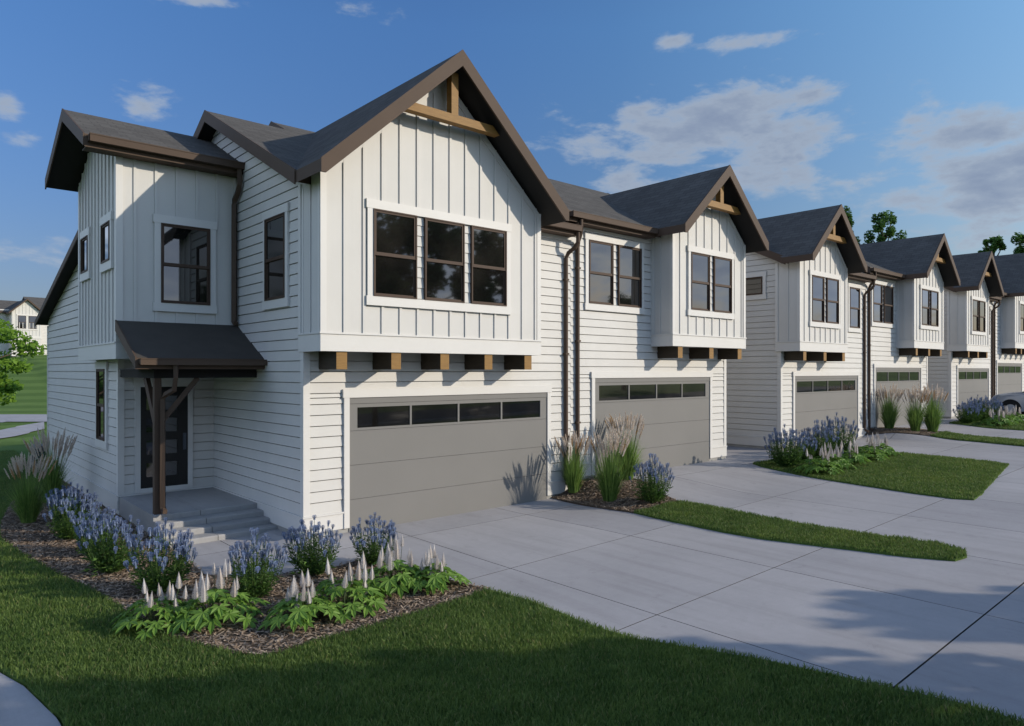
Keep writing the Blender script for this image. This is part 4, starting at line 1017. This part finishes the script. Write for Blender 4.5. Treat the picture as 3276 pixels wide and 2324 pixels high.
# trees across the street, outside the frame: they throw the shadows on the drive and show in the panes
for i, (x, y, ht, rad, sd) in enumerate([(11.9,-17.9,5.1,1.4,71),(6.4,-17.3,5.3,2.5,72),(3.4,-15.2,5.2,2.3,80),(-1.5,-30,9.0,3.2,73),(3.0,-33,9.5,3.4,74),(24,-45,17,5.5,75),(33,-46,17,5.5,76),(42,-45,16,5.0,77),(-12,-31,9,3.4,78),(52,-36,10,3.6,79)]):
    tree('street_tree', x, y, ht, rad, 26, 60 if sd == 71 else 420 if ht > 12 else 230, .34 if ht < 12 else .6, M['treeleaf'], 'leafy street tree off the picture, ' + ['the thin one throwing the driveway shadow','the wide low one throwing the lawn shadow', 'nearest the camera on the verge','opposite the near porch','opposite the first garage','very tall, opposite the fourth garage','very tall, opposite the fifth garage','very tall, opposite the last garage','farthest left of its row','farthest right of its row'][i], sd, .36 if sd in (71, 72, 80) else .16, 'street trees across the road', cr=.36, tall=.8)

# ------------------------------------------------------------------ car nosing up to the fifth garage
def car():
    x0 = 36.6; yn = -.52; z0 = h(37.4, -2.5)
    m, nt, b = new_mat('silver_blue_paint'); b.inputs['Base Color'].default_value = (0.33, 0.38, 0.47, 1); b.inputs['Metallic'].default_value = .55; b.inputs['Roughness'].default_value = .28; b.inputs['Coat Weight'].default_value = .6
    paintm = m
    rub = paint('tyre_rubber', (.02,.02,.02), .85); rim = paint('wheel_alloy', (.45,.45,.46), .35, spec=.6)
    lamp, nt, b = new_mat('lamp_glass'); b.inputs['Base Color'].default_value = (.6,.62,.65,1); b.inputs['Roughness'].default_value = .08
    C_ = empty('parked_car', (x0+.92, yn-2.3, z0), 'silver blue car parked nose first by the fifth garage, only its front wing showing', 'car')
    # local: +Y nose. stations along Y: (y, z_bottom, z_belt, half width, roof z, half width roof)
    st = [(2.30,.42,.62,.62),(2.26,.30,.84,.76),(2.12,.24,1.00,.86),(1.80,.22,1.08,.91),(1.40,.22,1.13,.92),(.95,.22,1.17,.92),(.4,.22,1.20,.92),(-.4,.22,1.21,.92),(-1.2,.24,1.22,.92),(-1.8,.26,1.20,.91),(-2.1,.32,1.12,.86),(-2.28,.42,.95,.74)]
    mb = MB(); rings = []
    prof = [(1.0,0.0),(1.02,.25),(1.0,.55),(.985,.80),(.93,.95),(.72,1.0),(.0,1.03)]
    for y, zb, zt, hw in st:
        rr = []
        for (fx, fz) in prof: rr.append((hw*fx, y, zb + (zt-zb)*fz))
        rr2 = [(-p[0], p[1], p[2]) for p in reversed(rr[:-1])]; rings.append(rr + rr2)
    n0 = 0; k = len(rings[0])
    for r_ in rings: mb.v += r_
    arch = lambda p: min(abs(p[1]-1.38), abs(p[1]+1.42))
    for i in range(len(rings)-1):
        for j in range(k-1):
            mb.f.append((i*k+j, i*k+j+1, (i+1)*k+j+1, (i+1)*k+j)); mb.m.append(0)
    mb.f.append(tuple(range(k))); mb.m.append(0); mb.f.append(tuple((len(rings)-1)*k+j for j in reversed(range(k)))); mb.m.append(0)
    body = mb.build('body', paintm, C_, smooth=True)
    mb = MB()
    cab = [(.95,1.16,.80),(.25,1.60,.66),(-.2,1.66,.66),(-1.1,1.64,.66),(-1.75,1.2,.78)]
    for a, c in zip(cab[:-1], cab[1:]):
        mb.quad([(-a[2],a[0],a[1]),(a[2],a[0],a[1]),(c[2],c[0],c[1]),(-c[2],c[0],c[1])])
    for s in (-1,1): mb.quad([(s*.84,.95,1.16),(s*.66,.25,1.60),(s*.66,-.2,1.66),(s*.66,-1.1,1.64),(s*.84,-1.75,1.2)])
    mb.build('windows', M['glass'], C_)
    mb = MB(); mb.box(-.62,.62,-1.05,.2,1.645,1.70); mb.build('roof_panel', paintm, C_)
    for yc in (1.38, -1.42):
        for s in (-1, 1):
            mb = MB(); A = []
            for i in range(24): an = 6.283*i/24; A.append((yc + math.cos(an)*.345, .345 + math.sin(an)*.345))
            mb.prism([(s*.72, p[0], p[1]) for p in A], [(s*.950, p[0], p[1]) for p in A]); w = mb.build('wheel', rub, C_, smooth=False)
            mb = MB(); D_ = [(yc + math.cos(6.283*i/24)*.43, .36 + math.sin(6.283*i/24)*.43) for i in range(24)]; mb.prism([(s*.80, p[0], p[1]) for p in D_], [(s*.9415, p[0], p[1]) for p in D_]); mb.build('wheel_well', rub, C_)
            mb = MB(); B_ = [(yc + (p[0]-yc)*.64, .345 + (p[1]-.345)*.64) for p in A]; mb.prism([(s*.93, p[0], p[1]) for p in B_], [(s*.958, p[0], p[1]) for p in B_]); mb.build('rim', rim, w)
            # dark wheel arch lip
            mb = MB()
            pts = [(s*.925, yc + math.cos(an)*.42, .36 + math.sin(an)*.42) for an in [math.pi*i/14 for i in range(15)]]
            mb.tube(pts, .035, 6); mb.build('wheel_arch', rub, C_)
        A = []
    for s in (-1, 1):
        mb = MB(); mb.prism([(s*.40,2.27,.74),(s*.74,2.20,.76),(s*.76,2.16,.88),(s*.42,2.25,.86)], [(s*.40,2.31,.74),(s*.74,2.24,.76),(s*.77,2.19,.88),(s*.42,2.29,.86)]); mb.build('headlight', lamp, C_)
    mb = MB(); mb.box(-.38,.38,2.27,2.315,.50,.72); mb.build('grille', M['door'], C_)
car()
random.seed(3)

# ------------------------------------------------------------------ light and sky
SUN = Vector((.56, -.66, .334)).normalized()
sl = bpy.data.lights.new('sun', 'SUN'); sl.energy = 3.4; sl.angle = R(0.55); sl.color = (1.0, .905, .755)
so = bpy.data.objects.new('sun', sl); col.objects.link(so); so.rotation_euler = SUN.to_track_quat('Z', 'Y').to_euler(); so.location = (20,-30,20)
w = bpy.data.worlds.new('World'); sc.world = w; w.use_nodes = True; nt = w.node_tree; bg = nt.nodes['Background']
sky = nt.nodes.new('ShaderNodeTexSky'); sky.sky_type = 'NISHITA'; sky.sun_disc = False; sky.sun_elevation = math.asin(SUN.z)
sky.sun_rotation = math.atan2(SUN.x, SUN.y); sky.air_density = 1.3; sky.dust_density = .6; sky.ozone_density = 2.2; sky.altitude = 200
tc = nt.nodes.new('ShaderNodeTexCoord'); sp = nt.nodes.new('ShaderNodeSeparateXYZ'); nt.links.new(tc.outputs['Generated'], sp.inputs[0])
az = math_n(nt, 'ARCTAN2', sp.outputs['Y'], sp.outputs['X']); el = math_n(nt, 'ARCSINE', sp.outputs['Z'])
BL = [(0.584,0.328,0.20,0.046,1.0),(.50,.25,.2,.03,.7),(.30,.21,.16,.035,.8),(0.482,0.290,0.10,0.036,.8),(0.281,0.275,0.10,0.034,.9),(0.24,0.215,0.12,0.055,1.0),(0.538,0.417,0.075,0.013,.75),(0.617,0.428,0.028,0.011,.7),(0.675,0.255,0.10,0.03,.6),(0.40,0.235,0.12,0.035,.6),
      (1.272,0.447,0.08,0.012,.75),(1.328,0.322,0.045,0.026,.55),(1.468,0.297,0.02,0.018,.7),(1.032,0.461,0.055,0.018,.5),(1.461,0.262,0.03,0.012,.6),(0.281,0.165,0.11,0.024,.7),(1.45,.13,.2,.03,.45)]
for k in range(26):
    BL.append((random.uniform(-3.1,-.1) if k % 2 else random.uniform(1.85,3.1), random.uniform(.12,.6), random.uniform(.25,.45), random.uniform(.10,.22), 1.0))  # added out-of-view cloud veils, extra ambient light for the shaded walls
tot = None
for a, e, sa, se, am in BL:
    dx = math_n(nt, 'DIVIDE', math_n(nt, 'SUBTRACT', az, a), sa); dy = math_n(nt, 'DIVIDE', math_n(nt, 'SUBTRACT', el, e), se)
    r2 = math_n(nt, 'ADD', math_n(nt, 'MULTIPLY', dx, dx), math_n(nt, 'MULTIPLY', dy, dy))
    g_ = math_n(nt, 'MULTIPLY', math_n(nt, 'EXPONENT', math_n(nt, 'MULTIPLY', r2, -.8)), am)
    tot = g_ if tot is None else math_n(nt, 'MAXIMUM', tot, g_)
mp = nt.nodes.new('ShaderNodeMapping'); mp.inputs['Scale'].default_value = (1, 1, 2.6); nt.links.new(tc.outputs['Generated'], mp.inputs['Vector'])
n1 = nt.nodes.new('ShaderNodeTexNoise'); n1.inputs['Scale'].default_value = 7.5; n1.inputs['Detail'].default_value = 9; n1.inputs['Roughness'].default_value = .58; n1.inputs['Distortion'].default_value = .35; nt.links.new(mp.outputs[0], n1.inputs['Vector'])
n2 = nt.nodes.new('ShaderNodeTexNoise'); n2.inputs['Scale'].default_value = 22; n2.inputs['Detail'].default_value = 6; n2.inputs['Roughness'].default_value = .6; nt.links.new(mp.outputs[0], n2.inputs['Vector'])
nz = math_n(nt, 'SUBTRACT', math_n(nt, 'ADD', math_n(nt, 'MULTIPLY', n1.outputs['Fac'], .66), math_n(nt, 'MULTIPLY', n2.outputs['Fac'], .34)), .5)
den = math_n(nt, 'ADD', math_n(nt, 'MULTIPLY', tot, .78), math_n(nt, 'MULTIPLY', nz, 2.1))
mr = nt.nodes.new('ShaderNodeMapRange'); mr.interpolation_type = 'SMOOTHSTEP'; nt.links.new(den, mr.inputs['Value'])
mr.inputs['From Min'].default_value = .28; mr.inputs['From Max'].default_value = .64; mr.inputs['To Min'].default_value = 0; mr.inputs['To Max'].default_value = .93
# cloud body a little darker where it is thick
cc = ramp(nt, den, [(0.0, (.60,.72,.90)), (.46, (.70,.81,.97)), (.72, (.50,.61,.81)), (1.05, (.38,.48,.70))])
elr = ramp(nt, math_n(nt, 'MULTIPLY', el, .8), [(0.0, (.47,.50,.80)), (.10, (.52,.62,.96)), (.36, (.63,.97,1.47)), (.9, (.62,.9,1.4))])
skyc = mixc(nt, 1.0, sky.outputs['Color'], elr, 'MULTIPLY')
azr = ramp(nt, math_n(nt, 'ADD', math_n(nt, 'MULTIPLY', math_n(nt, 'ABSOLUTE', math_n(nt, 'ADD', az, .87)), .33), 0.0), [(0.0, (2.1,1.75,1.3)), (.36, (1.9,1.6,1.2)), (.52, (1.15,1.12,1.03)), (.60, (1,1,1))])
skyc = mixc(nt, 1.0, skyc, azr, 'MULTIPLY')
STR = .10
# unseen clouds away from the view get extra brightness to fill the shaded walls
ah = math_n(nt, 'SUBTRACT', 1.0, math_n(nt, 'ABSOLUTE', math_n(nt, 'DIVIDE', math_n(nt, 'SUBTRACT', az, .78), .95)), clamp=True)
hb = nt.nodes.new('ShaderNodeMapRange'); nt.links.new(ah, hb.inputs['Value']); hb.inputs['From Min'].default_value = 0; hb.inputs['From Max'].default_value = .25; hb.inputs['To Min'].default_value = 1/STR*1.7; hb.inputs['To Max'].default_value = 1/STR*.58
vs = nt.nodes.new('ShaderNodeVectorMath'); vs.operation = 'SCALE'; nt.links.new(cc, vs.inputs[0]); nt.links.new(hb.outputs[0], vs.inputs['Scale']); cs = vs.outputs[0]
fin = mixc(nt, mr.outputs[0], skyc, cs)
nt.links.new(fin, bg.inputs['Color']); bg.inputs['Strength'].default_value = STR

# ------------------------------------------------------------------ camera and output
cd = bpy.data.cameras.new('camera'); cd.sensor_width = 36; cd.lens = 24.863; cd.shift_y = 25/3276; cd.clip_end = 3000; cd.clip_start = .1
co = bpy.data.objects.new('camera', cd); col.objects.link(co); co.location = (CX0, CY0, 2.91); co.rotation_euler = (R(90), 0, R(48.5524-90)); sc.camera = co
sc.cycles.diffuse_bounces = 1; sc.cycles.max_bounces = 6
sc.view_settings.view_transform = 'Standard'; sc.view_settings.look = 'None'; sc.view_settings.exposure = 0; sc.view_settings.gamma = 1
